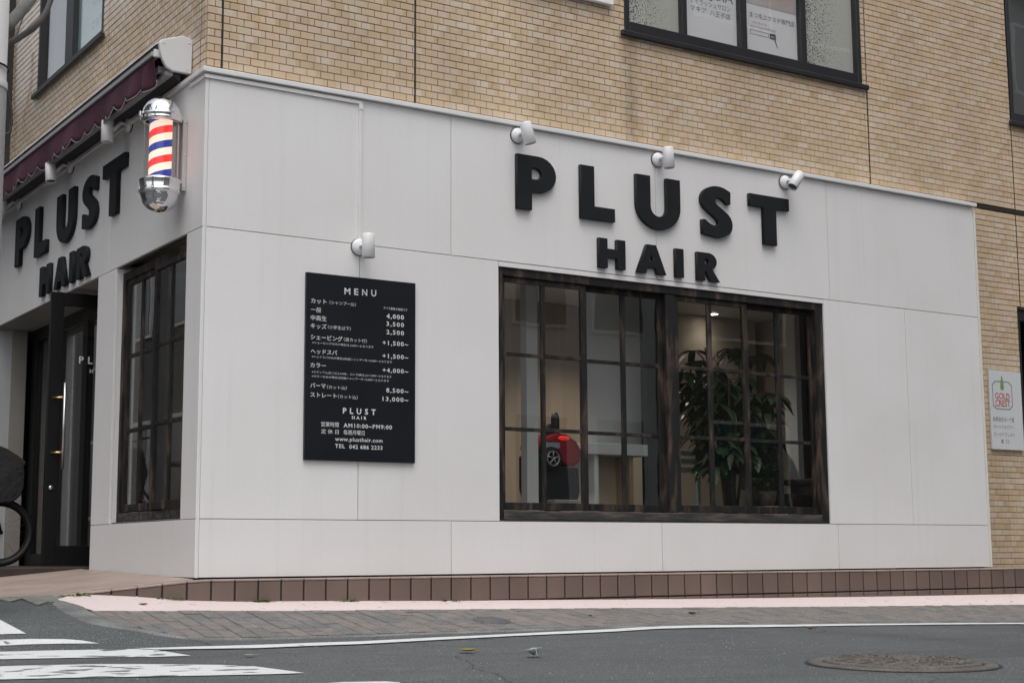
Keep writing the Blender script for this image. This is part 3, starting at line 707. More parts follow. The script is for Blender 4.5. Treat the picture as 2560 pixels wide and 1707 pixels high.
lpanel(0, .265, Z2, Z1); lpanel(1.63, 2.034, Z2, Z1); lpanel(0, 2.034, .0, Z2); lpanel(5.0, LY, .05, Z1)
# strips beside the window opening, reveals and soffit
box('reveal', WHITE, sf, WX0+.001, WX1-.001, .0, .10, WZ1+.001, Z1-G-.001)
box('reveal', WHITE, sf, .0215, .2, 1.632, 2.032, .0, Z1-.002)
box('reveal', mat('recess_side_shade', (.46, .47, .47), .6, .1, 2), sf, .0215, .17, 5.0, LY, .05, Z1-.002)  # white wall greyed in its colour for the shade of the recess
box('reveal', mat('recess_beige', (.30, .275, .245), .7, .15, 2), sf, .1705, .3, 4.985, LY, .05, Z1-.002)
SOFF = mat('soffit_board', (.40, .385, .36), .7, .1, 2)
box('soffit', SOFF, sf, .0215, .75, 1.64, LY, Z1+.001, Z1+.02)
bk = MB().box(.0225, WX0-.002, .0205, .09, .0, ZT).box(WX1+.002, XR-.002, .0205, .09, .0, ZT).box(WX0, WX1, .0205, .09, Z1+.001, ZT).box(WX0, WX1, .0205, .09, .0, WZ0-.002)
bk.box(.0205, .09, .0905, .263, .0, Z1).box(.0205, .09, .0905, 1.63, .0, WZ0-.002).box(.0205, .09, .0905, LY, Z1+.022, ZT)
bk.build('backing', BACK, sf)
# coping and corner trim
cpg = MB().box(-.028, XR+.03, -.028, PY-.009, ZT+.001, ZT+.034); cpg.build('coping', TRIM, sf, .004)
MB().box(-.028, PX-.008, PY-.0085, LY, ZT+.001, ZT+.034).build('coping', TRIM, sf, .004)
MB().box(XR+.0005, XR+.026, -.006, PY+.004, .0, ZT-.032).build('end_trim', mat('end_trim', (.70, .68, .63), .5), sf, .002)
MB().box(.006, .0215, .0, .0195, .0, ZT).build('corner_trim', TRIM, sf)

# ---- weathered timber windows: 2x3 panes in each sliding sash
def timber_window(mp, u0, u1, z0, z1, sashes, post, label, ins=.012):
    """mp(u, d) maps along-wall and depth to x, y"""
    def bx(mb, a, b, d0, d1, c, d):
        (xa, ya), (xb, yb) = mp(a, d0), mp(b, d1); return mb.box(xa, xb, ya, yb, c, d)
    fr = MB()
    jl, jr = .04, .082 if u1-u0 > 2 else .05
    bx(fr, u0, u0+jl, ins, .12, z0, z1); bx(fr, u1-jr, u1, ins, .12, z0, z1); bx(fr, u0+jl+.0005, u1-jr-.0005, ins, .12, z1-.06, z1)
    if post: bx(fr, post[0], post[1], ins+.004, .12, z0+.062, z1-.0605)
    w = fr.build('window', WOOD, sf, .003); w['label'] = label
    sl = MB(); bx(sl, u0+jl+.0005, u1-jr-.0005, ins-.006, .12, z0, z0+.06); sl.build('sill', SILLW, w, .004)
    for (a, pa, m0, m1, pb, b, tr) in sashes:
        d0, d1 = (.028, .058) if tr == 0 else (.062, .092)
        zb, ztp = z0+.066, z1-.062; pz0, pz1 = .484-.366+z0, 2.02-2.119+z1
        s = MB(); bx(s, a, pa, d0, d1, zb, ztp); bx(s, pb, b, d0, d1, zb, ztp); bx(s, pa+.0003, pb-.0003, d0, d1, pz1, ztp); bx(s, pa+.0003, pb-.0003, d0, d1, zb, pz0)
        s.build('sash', WOOD, w, .002)
        hz = [(z0+1.135, z0+1.161), (z0+.612, z0+.638)]
        jit = lambda: random.uniform(-.0015, .0015)
        v = MB(); bx(v, m0, m1, d0+.004, d1-.004, pz0+.0003, pz1-.0003); v.build('muntin', WOOD, w, .002)
        for (q0, q1) in hz:
            for (ua, ub) in ((pa, m0), (m1, pb)):
                h = MB(); j = jit(); bx(h, ua+.0003, ub-.0003, d0+.005, d1-.005, q0+j, q1+j); h.build('muntin', WOOD, w, .002)
        zz = [(pz0, hz[1][0]-.002), (hz[1][1]+.002, hz[0][0]-.002), (hz[0][1]+.002, pz1)]
        for (ua, ub) in ((pa, m0), (m1, pb)):
            for (qa, qb) in zz:
                p = MB(); bx(p, ua+.0005, ub-.0005, (d0+d1)/2-.002, (d0+d1)/2+.002, qa+.0005, qb-.0005); p.build('pane', GLASS, w)
    return w
timber_window(lambda u, d: (u, d), WX0, WX1, WZ0, WZ1, [
    (2.217, 2.242, 2.551, 2.586, 2.896, 2.945, 0), (2.93, 2.971, 3.284, 3.324, 3.631, 3.669, 1),
    (3.757, 3.794, 4.085, 4.128, 4.439, 4.49, 0), (4.475, 4.519, 4.812, 4.858, 5.173, 5.200, 1)], (3.67, 3.756), 'wide weathered dark timber window of many panes')
timber_window(lambda u, d: (d, u), .267, 1.628, WZ0, WZ1, [
    (.308, .345, .585, .615, .87, .915, 0), (.93, .985, 1.24, 1.28, 1.52, 1.577, 1)], (.9155, .9295), 'narrower weathered timber window beside the door', ins=.05)

# ---- shop door: dark glazed frame in the recess and an open leaf
dr = MB(); X0, X1 = .34, .40
for (a, b, c, d) in [(4.80, 4.98, .058, 2.155), (4.10, 4.22, .058, 2.155), (3.35, 3.47, .058, 2.155), (2.04, 2.2, .058, 2.155)]: dr.box(X0, X1, a, b, c, d)
for a, b in ((4.2203, 4.7997), (3.4703, 4.0997), (2.2003, 3.3497)): dr.box(X0, X1, a, b, 2.04, 2.155).box(X0, X1, a, b, .058, .16)
df = dr.build('door_frame', DARKM, sf, .003)
for a, b in ((4.2205, 4.7995), (3.4705, 4.0995), (2.2005, 3.3495)): box('pane', GLASS, df, .368, .372, a, b, .161, 2.039)
lf_ = MB(); ya, yb = 2.57, 2.61; xa, xb = -.183, .62; za, zb = .075, 2.115
lf_.box(xa, xa+.10, ya, yb, za, zb).box(xb-.09, xb, ya, yb, za, zb).box(xa+.1003, xb-.0903, ya, yb, zb-.10, zb).box(xa+.1003, xb-.0903, ya, yb, za, za+.14)
leaf = lf_.build('door', DARKM, sf, .003); leaf['label'] = 'open glazed black door leaf with a long steel handle'
box('pane', GLASS, leaf, xa+.1005, xb-.0905, 2.588, 2.592, za+.1405, zb-.1005)
hb = MB().tube([(xa+.105, 2.50, .78), (xa+.105, 2.50, 1.42)], .012, 12); hb.build('handle', STEEL, leaf)
for z_ in (.90, 1.31): MB().tube([(xa+.03, 2.562, z_), (xa+.10, 2.503, z_)], .009, 10).build('handle_mount', BRASS, leaf)
MB().lathe([(0, 0), (.018, 0), (.018, .008), (.01, .012), (0, .012)], 14, fn=lambda x, y, z: (xa+.045+x, 2.569-z, .64+y)).build('lock', STEEL, leaf)
mb = MB(); text_into(mb, 'PLUST', (.045, 1.585), .33, .055, fr_pt(2.585), .02); mb.build('text_line', mat('door_print', (.62, .63, .63), .6), leaf)
mb = MB(); text_into(mb, 'HAIR', (.13, 1.515), .15, .03, fr_pt(2.585), .02); mb.build('text_line', mat('door_print', (.62, .63, .63), .6), leaf)

# ================================================================== INTERIOR (seen through the panes)
OAK = mat('interior_wood', (.40, .315, .235), .55, .35, 1.2, col2=(.33, .255, .185), stretch=(9, 9, .6))
CREAM = mat('interior_wall', (.52, .45, .37), .8, .08, 1.5)
IWHITE = mat('interior_white', (.66, .67, .66), .6)
FLOORI = mat('interior_floor', (.22, .19, .16), .5, .3, 2)
DARKBK = mat('door_dark_backing', (.055, .048, .036), .8, .3, 2, stretch=(8, 8, .4))
inr = thing('shop_interior', 'shop room behind the timber windows with beige walls and white pillars', 'room', (3.5, 2, .05))
box('floor', FLOORI, inr, .095, 7.13, .095, 4.6, .0, .055)
box('ceiling', IWHITE, inr, .095, 7.13, .31, 4.6, 2.45, 2.5)
box('rear_wall', OAK, inr, .76, 7.03, 2.75, 2.85, .056, 2.445)
box('dark_backdrop', DARKBK, inr, .70, .74, 2.7, 4.9, .056, 2.445)  # added dark sheet that keeps the door panes dark
box('side_wall', CREAM, inr, 7.04, 7.13, .31, 4.595, .056, 2.445)
box('lintel', IWHITE, inr, .31, 7.13, .125, .30, 2.16, 2.64)
box('partition', CREAM, inr, 5.0, 6.9, 2.6, 2.68, .056, 2.445)
box('partition', CREAM, inr, 2.2, 3.0, 2.1, 2.2, .056, 2.445)
box('pillar', IWHITE, inr, 2.84, 2.94, .66, .74, .056, 2.445)
box('pillar', IWHITE, inr, 3.66, 4.30, 1.02, 1.12, .95, 2.445)
box('pillar', DARKM, inr, 4.075, 4.20, .78, .86, .056, 2.445)
box('pillar', IWHITE, inr, 5.72, 5.78, .80, .95, .056, 2.445)
box('pillar', DARKM, inr, 5.785, 5.90, .78, .90, .056, 2.445)
DL = emis('downlight_lens', (1, .93, .82), 9.0)
for k, (x, y) in enumerate([(6.2, 2.43), (4.6, 1.75), (3.0, 1.45)]):  # only the first is visible; the other two are added to brighten the room
    t = thing('downlight', ['small round ceiling light above the plants inside the shop', 'added small round ceiling light brightening the room above the reception counter', 'added small round ceiling light brightening the room nearest the shop corner'][k], 'downlight', (x, y, 2.42), 'ceiling lights inside the shop')
    MB().lathe([(.052, 2.438), (.06, 2.438), (.06, 2.449), (.052, 2.449), (.052, 2.438)], 20, (x, y, 0)).build('ring', TRIM, t)
    MB().lathe([(0, 2.442), (.05, 2.442), (.05, 2.448), (0, 2.448)], 20, (x, y, 0)).build('lens', DL, t)
    ld = bpy.data.lights.new('downlight_bulb', 'SPOT'); ld.energy = (2, 60, 55)[k]; ld.spot_size = 2.2; ld.spot_blend = .7; ld.color = (1, .92, .82); ld.shadow_soft_size = .05
    lo = bpy.data.objects.new('bulb', ld); COL.objects.link(lo); lo.parent = t; lo.location = (0, 0, .012)
# reception counter
t = thing('reception_counter', 'white topped reception counter with a pale wood front inside the shop', 'counter', (3.85, 1.0, .055))
box('top', IWHITE, t, 3.46, 4.06, .76, 1.15, .895, .985, .004)
box('end_panel', IWHITE, t, 3.56, 3.60, .80, 1.14, .056, .8945)
box('front_panel', mat('counter_ply', (.50, .40, .29), .5, .2, 1.5), t, 3.601, 4.06, .98, 1.0, .056, .8945)
box('end_panel', mat('counter_wood', (.40, .29, .17), .5, .2, 1.5), t, 3.90, 3.94, .80, .979, .056, .8945)
# red car-shaped children's barber chair
RED = mat('toy_red', (.30, .012, .02), .22, .2, 5); RUB = mat('rubber', (.012, .012, .013), .6)
bx_, by_ = 3.20, .84
t = thing('car_barber_chair', "red toy car barber chair for children with a black headrest behind the window", 'barber chair', (bx_, by_, .055))
prof = [(-.20, .90), (-.12, .88), (.02, .80), (.10, .79), (.155, .83), (.165, .92), (.12, .985), (.03, 1.035), (-.06, 1.04), (-.16, 1.0), (-.20, .985), (-.215, .94)]
MB().prism(prof, lambda u, w, d: (bx_+u, by_+d, w), -.15, .15).build('body', RED, t, .022, 3)
MB().lathe([(0, 0), (.032, 0), (.026, .014), (0, .018)], 18, fn=lambda x, y, z: (bx_-.005+x*1.7, by_-.151-z, 1.003+y*.55)).build('tail_light', emis('tail_light', (.9, .03, .02), .35), t)
MB().box(bx_-.20, bx_-.045, by_-.156, by_-.1505, .925, .965).build('number_plate', mat('plate_grey', (.30, .33, .38), .5), t)
wv = MB().torus((bx_-.125, by_-.16, .845), (0, 1, 0), .062, .028, 28, 8).build('wheel', RUB, t)
mb = MB().torus((bx_-.125, by_-.182, .845), (0, 1, 0), .055, .006, 28, 6)
for k in range(5):
    th = k*2*math.pi/5+.3; mb.tube([(bx_-.125, by_-.186, .845), (bx_-.125+.054*math.cos(th), by_-.182, .845+.054*math.sin(th))], .0055, 6)
mb.build('rim', STEEL, wv)
hd = MB(); hd.lathe([(0, 1.215), (.022, 1.21), (.034, 1.17), (.034, 1.10), (.04, 1.04), (0, 1.03)], 16, (bx_+.02, by_, 0)); hd.lathe([(0, 1.125), (.03, 1.115), (.042, 1.07), (.04, 1.035), (0, 1.03)], 16, (bx_-.045, by_, 0)); hd.build('headrest', RUB, t)
MB().prism([(-.20, .50), (.12, .46), (.16, .60), (.15, .79), (.09, .785), (.01, .79), (-.13, .87), (-.24, .88), (-.24, .62)], lambda u, w, d: (bx_+u, by_+d, w), -.13, .13).build('seat_shell', RUB, t, .02, 2)
MB().lathe([(.06, .48), (.06, .20), (.20, .12), (.24, .08), (.24, .056), (0, .056)], 24, (bx_, by_+.02, 0)).build('pedestal', RUB, t)
MB().box(bx_-.16, bx_+.08, by_-.24, by_-.13, .50, .535).build('footrest', mat('foot_steel', (.3, .29, .26), .5), t, .01)
# large leafy houseplant
LEAF = mat('plant_leaf', (.013, .034, .010), .5, .5, 6, col2=(.024, .058, .015)); STEM = mat('plant_stem', (.10, .085, .05), .7, .3, 12); POT = mat('pot_grey', (.16, .15, .15), .6)
LEAF2 = mat('fern_leaf', (.05, .115, .022), .45, .5, 8)
def leaf_geo(mb, base, d, L, w, droop):
    d = Vector(d).normalized(); side = d.cross(Vector((0, 0, 1)))
    if side.length < .05: side = Vector((1, 0, 0))
    side.normalize(); rows = []
    for k in range(6):
        t = k/5; c = Vector(base)+d*L*t+Vector((0, 0, -droop*L*t*t)); ww = w*math.sin(math.pi*min(1, (t*.92+.08)))**.8
        rows += [c-side*ww+Vector((0, 0, .25*ww)), c, c+side*ww+Vector((0, 0, .25*ww))]
    mb.add(rows, [(3*k+j, 3*k+j+1, 3*k+j+4, 3*k+j+3) for k in range(5) for j in range(2)], True)
rp = random.Random(11); pb = Vector((4.78, .60, .055))
t = thing('houseplant', 'tall umbrella leaved houseplant standing behind the right half of the timber window', 'houseplant', pb)
MB().lathe([(0, .056), (.13, .056), (.17, .36), (.185, .38), (.165, .39), (.15, .36), (0, .35)], 24, (pb.x, pb.y, 0)).build('pot', POT, t)
stems = MB(); lv = MB()
tips = []
for k in range(13):
    a = rp.uniform(0, 6.28); sp = rp.uniform(.05, .30); h = rp.uniform(1.15, 1.78)
    p0 = pb+Vector((rp.uniform(-.05, .05), rp.uniform(-.05, .05), .3)); p3 = pb+Vector((sp*math.cos(a)*1.15, sp*math.sin(a)*.7, h)); p1 = p0.lerp(p3, .4)+Vector((rp.uniform(-.04, .04), 0, .05))
    stems.tube([p0, p1, p0.lerp(p3, .75), p3], [.014, .011, .009, .006], 7)
    for j in range(10):
        f_ = rp.uniform(.45, 1.0); q = p0.lerp(p3, f_); aa = rp.uniform(0, 6.28); pl = rp.uniform(.10, .25)
        e_ = q+Vector((math.cos(aa)*pl*1.25, math.sin(aa)*pl*.75, rp.uniform(.02, .11)))
        e_.y = max(e_.y, .27); stems.tube([q, q.lerp(e_, .5)+Vector((0, 0, .02)), e_], .003, 5)
        n_ = rp.randint(6, 8)
        for m_ in range(n_):
            b_ = m_*2*math.pi/n_+rp.uniform(-.2, .2)
            leaf_geo(lv, e_, (math.cos(b_), math.sin(b_)*.75, rp.uniform(-.25, .2)), rp.uniform(.12, .21), rp.uniform(.027, .042), rp.uniform(.35, .9))
for v in range(len(lv.v)):
    if lv.v[v][1] < .13: lv.v[v] = (lv.v[v][0], .13+.02*random.random(), lv.v[v][2])
stems.build('stem', STEM, t); lv.build('crown', LEAF, t, fix=False)
# small bushy plant in front of it
pb2 = Vector((4.98, .40, .055))
t = thing('potted_plant', 'small bright green bushy plant on a stool behind the timber window', 'potted plant', pb2)
MB().lathe([(0, .50), (.06, .50), (.085, .62), (.075, .62), (0, .6)], 18, (pb2.x, pb2.y, 0)).build('pot', mat('pot_clay', (.09, .07, .06), .6), t)
mb = MB().box(pb2.x-.12, pb2.x+.12, pb2.y-.1, pb2.y+.1, .47, .499)
for sx in (-.1, .1):
    for sy in (-.08, .08): mb.tube([(pb2.x+sx, pb2.y+sy, .056), (pb2.x+sx*.9, pb2.y+sy*.9, .47)], .012, 8)
mb.build('stand', OAK, t)
lv = MB()
for k in range(110):
    a = rp.uniform(0, 6.28); r_ = rp.uniform(0, .12); q = pb2+Vector((r_*math.cos(a), r_*math.sin(a), rp.uniform(.56, .80)))
    leaf_geo(lv, q, (math.cos(a), math.sin(a), rp.uniform(-.1, .9)), rp.uniform(.04, .075), .02, .5)
lv.build('crown', LEAF2, t, fix=False)
# pale slatted chair
TEAL = mat('pale_teal', (.30, .40, .39), .5)
t = thing('slatted_chair', 'pale green slatted chair among the plants behind the window', 'chair', (4.62, .85, .055))
for z_ in (.93, .86, .79): box('back_slat', TEAL, t, 4.46, 4.78, .98, 1.0, z_, z_+.045, .004)
box('seat', TEAL, t, 4.45, 4.79, .62, .985, .47, .50, .006)
for x_ in (4.46, 4.75):
    for y_ in (.64, .981): MB().box(x_, x_+.03, y_, y_+.025, .056, .469 if y_ < .9 else .99).build('leg', TEAL, t)
# black salon chair
t = thing('salon_chair', 'black padded salon chair at the right end of the timber window', 'chair', (5.45, .85, .055))
mb = MB(); mb.prism([(5.24, .66), (5.66, .64), (5.67, 1.06), (5.56, 1.13), (5.36, 1.10), (5.22, 1.02)], lambda u, w, d: (u, .92+d+(w-.6)*.12, w), 0, .09); mb.build('backrest', RUB, t, .02, 2)
box('seat', RUB, t, 5.23, 5.67, .42, .93, .50, .61, .02, 2)
for x_ in (5.20, 5.675): box('armrest', RUB, t, x_-.03, x_+.03, .45, .92, .70, .75, .012, 2)
for x_ in (5.20, 5.675): MB().box(x_-.012, x_+.012, .5, .85, .56, .70).build('arm_panel', RUB, t)
MB().lathe([(.04, .50), (.04, .12), (.20, .08), (.24, .056), (0, .056)], 24, (5.45, .68, 0)).build('pedestal', CHROME, t)

# ================================================================== SIGN LETTERS
def arc(cx, cy, rx, ry, a0, a1, n=12): return [(cx+rx*math.cos(math.radians(a0+(a1-a0)*i/n)), cy+ry*math.sin(math.radians(a0+(a1-a0)*i/n))) for i in range(n+1)]
def s_shape():
    px = [(1690,612),(1690,698),(1668,698),(1632,660),(1603,648),(1585,652),(1579,670),(1590,697),(1630,732),(1678,778),(1701,822),(1706,865),(1694,903),(1660,929),(1605,938),(1550,926),(1490,905),(1486,806),(1508,806),(1538,834),(1570,852),(1593,853),(1605,838),(1600,815),(1570,782),(1515,733),(1485,690),(1478,643),(1494,601),(1533,573),(1585,566),(1640,580)]
    P = [on(1240+x/2.94, 280+y/2.94, 1, -.035) for x, y in px]
    x0 = min(p.x for p in P); z0 = min(p.z for p in P); h = max(p.z for p in P)-z0
    P = [((p.x-x0)/h, (p.z-z0)/h) for p in P]; out = []; n = len(P); sharp = {0, 1, 2, 16, 17, 18}
    for i in range(n):
        a, b, c, d = P[i-1], P[i], P[(i+1) % n], P[(i+2) % n]
        if i in sharp and (i+1) % n in sharp: out.append(b); continue
        if i in sharp: a = b
        if (i+1) % n in sharp: d = c
        for k in range(4):
            t = k/4; out.append(tuple(.5*(2*b[m]+(c[m]-a[m])*t+(2*a[m]-5*b[m]+4*c[m]-d[m])*t*t+(3*b[m]-a[m]-3*c[m]+d[m])*t**3) for m in (0, 1)))
    return [out]
GL = {
 'P': [[(0,0),(.31,0),(.31,.335),(.46,.335)]+arc(.46,.6675,.385,.3325,-90,90)[1:]+[(0,1)], list(reversed([(.31,.565),(.40,.565)]+arc(.40,.675,.14,.11,-90,90,8)[1:]+[(.31,.785)]))],
 'L': [[(0,0),(.77,0),(.77,.24),(.30,.24),(.30,1),(0,1)]],
 'U': [[(0,1)]+arc(.53,.44,.53,.46,180,360,20)+[(1.06,1),(.73,1)]+arc(.53,.42,.20,.20,0,-180,14)+[(.33,1)]],
 'S': s_shape(),
 'T': [[(.365,0),(.70,0),(.70,.76),(1.06,.76),(1.06,1),(0,1),(0,.76),(.365,.76)]],
 'H': [[(0,0),(.34,0),(.34,.36),(.76,.36),(.76,0),(1.1,0),(1.1,1),(.76,1),(.76,.65),(.34,.65),(.34,1),(0,1)]],
 'A': [[(0,0),(.37,0),(.43,.2),(.80,.2),(.87,0),(1.25,0),(.82,1),(.43,1)], [(.52,.42),(.615,.72),(.71,.42)]],
 'I': [[(0,0),(.34,0),(.34,1),(0,1)]],
 'R': [[(0,0),(.33,0),(.33,.37),(.37,.37),(.60,0),(1.0,0),(.66,.44)]+arc(.50,.70,.38,.30,-55,90,14)+[(0,1)], list(reversed([(.33,.58),(.42,.58)]+arc(.42,.685,.11,.105,-90,90,8)[1:]+[(.33,.79)]))],
}
def sign(name, label, letters, root_loc, place, dep=.032):
    t = thing(name, label, 'sign', root_loc); off = wloc(t)
    for ch, u, z0, h, wsc in letters:
        me = curve_mesh([[(x*h*wsc, y*h) for x, y in sp] for sp in GL[ch]], dep/2-.002, .002)
        me.transform(place(u, z0, dep/2+.003)); me.transform(Matrix.Translation(-off))
        me.name = 'letter'; o = link('letter', me, BLACK, t)
    return t
def place_front(u, z, d): return Matrix(((1, 0, 0, u), (0, 0, -1, -d), (0, 1, 0, z), (0, 0, 0, 1)))
def place_left(u, z, d): return Matrix(((0, 0, -1, -d), (-1, 0, 0, u), (0, 1, 0, z), (0, 0, 0, 1)))
sign('shop_sign', 'raised black PLUST HAIR letters above the wide timber window', [
    ('P', 2.315, 2.545, .392, 1), ('L', 2.868, 2.54, .392, 1), ('U', 3.375, 2.54, .392, 1), ('S', 4.0, 2.535, .40, 1), ('T', 4.495, 2.535, .39, 1),
    ('H', 3.024, 2.193, .215, 1), ('A', 3.372, 2.190, .215, 1), ('I', 3.738, 2.188, .215, 1), ('R', 3.948, 2.185, .215, 1)], (3.6, 0, 2.19), place_front)
sign('shop_sign', 'raised black PLUST HAIR letters under the maroon awning', [
    ('P', 4.245, 2.585, .405, 1.1), ('L', 3.655, 2.57, .405, 1.05), ('U', 3.04, 2.56, .39, 1.08), ('S', 2.38, 2.555, .39, 1.08), ('T', 1.905, 2.55, .40, 1.13),
    ('H', 3.46, 2.215, .235, 1.05), ('A', 3.06, 2.21, .235, 1.04), ('I', 2.66, 2.205, .235, 1.1), ('R', 2.47, 2.20, .235, 1.15)], (0, 2.9, 2.2), place_left)

# ---- menu board
A = (.6999, .728); B = (1.5008, 1.9302)
t = thing('menu_board', 'black menu board with white price list fixed to the white panels', 'menu board', (1.1, 0, .728))
box('board', BOARD, t, A[0], B[0], -.022, -.002, A[1], B[1], .001)
c3 = lambda x, y: (740+x/3.075, 660+y/3.075)
mb = MB(); yb_ = -.0232
MENU = [('MENU', 372, 230, 617, 50, .02, 0), ('カット', 115, 298, 235, 36, .012, 1), ('（シャンプー込）', 258, 307, 460, 27, 0, 1), ('すべて税抜き価格です', 672, 347, 856, 19, 0, 1),
 ('一般', 115, 367, 193, 37, .004, 1), ('中高生', 113, 430, 235, 38, .004, 1), ('キッズ', 113, 492, 235, 38, .004, 1), ('（小学生以下）', 245, 497, 420, 27, 0, 1),
 ('4,000', 695, 415, 830, 34, .03, 0), ('3,500', 695, 474, 830, 34, .02, 0), ('2,500', 695, 537, 830, 34, .02, 0),
 ('シェービング', 113, 577, 358, 38, .012, 1), ('（眉カット付）', 368, 592, 545, 27, 0, 1), ('※シェービングのみの場合は 2,000～となります', 125, 611, 597, 18, 0, 1), ('+1,500~', 665, 619, 863, 34, .02, 0),
 ('ヘッドスパ', 113, 686, 316, 36, .012, 1), ('※ヘッドスパのみの場合は別途シャンプー代 +2,000～となります', 122, 719, 738, 18, 0, 1), ('+1,500~', 665, 720, 863, 34, .02, 0),
 ('カラー', 110, 792, 230, 36, .012, 1), ('※ミディアム(あご以上)+500 、ロング(肩以上)+1,000～となります', 122, 836, 735, 18, 0, 1), ('※カラーのみの場合は別途シャンプー代 +2,000～となります', 122, 869, 715, 18, 0, 1), ('+4,000~', 665, 829, 863, 34, .02, 0),
 ('パーマ', 110, 948, 228, 36, .012, 1), ('（カット込）', 238, 957, 390, 27, 0, 1), ('8,500~', 693, 985, 863, 34, .02, 0),
 ('ストレート', 110, 1020, 313, 36, .012, 1), ('（カット込）', 322, 1030, 474, 27, 0, 1), ('13,000~', 665, 1050, 863, 34, .02, 0),
 ('PLUST', 360, 1146, 613, 44, .03, 0), ('HAIR', 430, 1191, 542, 26, .03, 0), ('営業時間', 193, 1246, 328, 35, .004, 1), ('AM10:00~PM9:00', 365, 1253, 738, 32, .02, 0),
 ('定 休 日', 193, 1301, 328, 33, .004, 1), ('毎週月曜日', 365, 1309, 527, 35, .004, 1), ('www.plusthair.com', 300, 1357, 665, 32, .015, 0), ('TEL', 300, 1411, 376, 31, .02, 0), ('042 686 2233', 409, 1417, 665, 31, .02, 0)]
for s_, x0, yb0, x1, h, bo, cj in MENU:
    if s_ == 'MENU':   # widely spaced heading: one piece per letter
        for ch, xa, xb in (('M', 372, 418), ('E', 447, 480), ('N', 508, 548), ('U', 578, 617)):
            mb = MB(); txt_pix(mb, ch, c3, xa, yb0+(xa-372)*.075, xb, h, yb_, 1, bo, False); mb.build('letter', PRINT, t)
        continue
    mb = MB(); txt_pix(mb, s_, c3, x0, yb0, x1, h, yb_, 1, bo, bool(cj)); mb.build('text_line', PRINT, t)

# ---- GOLD CREST plate on the tiles
t = thing('wall_plaque', 'white plaque with a green tree emblem and GOLD CREST on the beige tiles', 'plaque', (7.545, PY-.01, 1.017))
PLQ = mat('plaque_white', (.62, .63, .65), .4)
box('plate', PLQ, t, 7.335, 7.757, PY-.03, PY-.008, 1.017, 1.715, .002)
yq = PY-.0312
c10 = lambda x, y: (2300+x/2.6115, 880+y/2.6115)
def Q(x, y): v = on(*c10(x, y), 1, yq); return v.x, v.z
GREENP = mat('plaque_green', (.20, .30, .10), .6); REDP = mat('plaque_red', (.50, .13, .09), .6); GRYP = mat('plaque_grey', (.22, .25, .24), .6)
u0, w0 = Q(478, 370); u1, w1_ = Q(598, 195); ww, hh = u1-u0, w1_-w0
oct_ = [(.16, 0), (.84, 0), (1, .13), (1, .87), (.84, 1), (.16, 1), (0, .87), (0, .13)]
def ring(k): return [(u0+ww*(.5+(a-.5)*k), w0+hh*(.5+(b-.5)*k)) for a, b in oct_]
o_, i_ = ring(1), ring(.93); mb = MB()
mb.add([(u, yq, w) for u, w in o_+i_], [(k, (k+1) % 8, (k+1) % 8+8, k+8) for k in range(8)]); mb.build('emblem_frame', GRYP, t)
cx = (u0+u1)/2; _, zt1 = Q(533, 150); _, zt0 = Q(533, 250)
H_ = zt1-zt0; mb = MB(); mb.add([(cx+a*H_*.5, yq-.0012, zt0+b*H_) for a, b in [(-.06, 0), (.06, 0), (.06, .06), (.30, .08), (.37, .2), (.30, .45), (.16, .75), (0, 1), (-.16, .75), (-.30, .45), (-.37, .2), (-.30, .08), (-.06, .06)]], [tuple(range(13))]); mb.build('tree_emblem', GREENP, t)
mb = MB()
for s_, xa_, yb0, xb_, h in (('GOLD', 490, 303, 587, 42), ('CREST', 492, 350, 590, 42)):
    a = Q(xa_, yb0); b = Q(xb_, yb0); c = Q(xa_, yb0-h); text_into(mb, s_, a, b[0]-a[0], c[1]-a[1], fr_pt(yq-.0006), .012); mb.build('text_line', REDP, t); mb = MB()
for s_, xa_, yb0, xb_, h in (('有限会社ヨーク堂', 477, 448, 615, 27), ('パーソナルケアー', 482, 498, 617, 27), ('ゴールドクレスト', 484, 546, 620, 25), ('東', 530, 594, 548, 25), ('口', 564, 594, 582, 25)):
    a = Q(xa_, yb0); b = Q(xb_, yb0); c = Q(xa_, yb0-h); text_into(mb, s_, a, b[0]-a[0], c[1]-a[1], fr_pt(yq), .006, True); mb.build('text_line', GRYP, t); mb = MB()

# ================================================================== SPOTLIGHTS, CONDUIT
LENS = mat('lamp_lens', (.05, .05, .05), .15)
def spot(label, base, out, aim, dist=.14, drop=.012):
    base = Vector(base); out = Vector(out).normalized(); aim = Vector(aim).normalized()
    t = thing('spotlight', label, 'spotlight', base, 'white spotlights on the shop front')
    a = out.cross(Vector((0, 0, 1))).normalized(); b = Vector((0, 0, 1))
    fn = lambda x, y, z: base + a*x + b*y + out*z
    MB().lathe([(0, 0), (.058, 0), (.058, .006), (0, .006)], 24, fn=fn).build('gasket', RUB, t)
    MB().lathe([(0, .0065), (.055, .0065), (.055, .02), (.042, .034), (0, .038)], 24, fn=fn).build('base_plate', LAMPW, t)
    hc = base+out*dist+Vector((0, 0, -drop))
    MB().tube([base+out*.034, base+out*.07+Vector((0, 0, .004)), hc-out*.03], [.014, .012, .016], 10).build('arm', LAMPW, t)
    q = aim.orthogonal().normalized(); r = aim.cross(q)
    fh = lambda x, y, z: hc + q*x + r*y + aim*z
    hd = MB().lathe([(0, -.078), (.036, -.078), (.0415, -.07), (.042, .078), (.039, .08), (.037, .062), (0, .062)], 24, fn=fh).build('lamp_head', LAMPW, t)
    MB().lathe([(0, .0625), (.0365, .0625), (.0365, .066), (0, .068)], 20, fn=fh).build('lens', LENS, hd)
    return t
spot('white spotlight above the letter P of the large front sign', (2.335, 0, 3.075), (0, -1, 0), (.28, -.05, -1))
spot('white spotlight above the letter U of the large front sign', (3.60, 0, 3.075), (0, -1, 0), (.06, .0, -1))
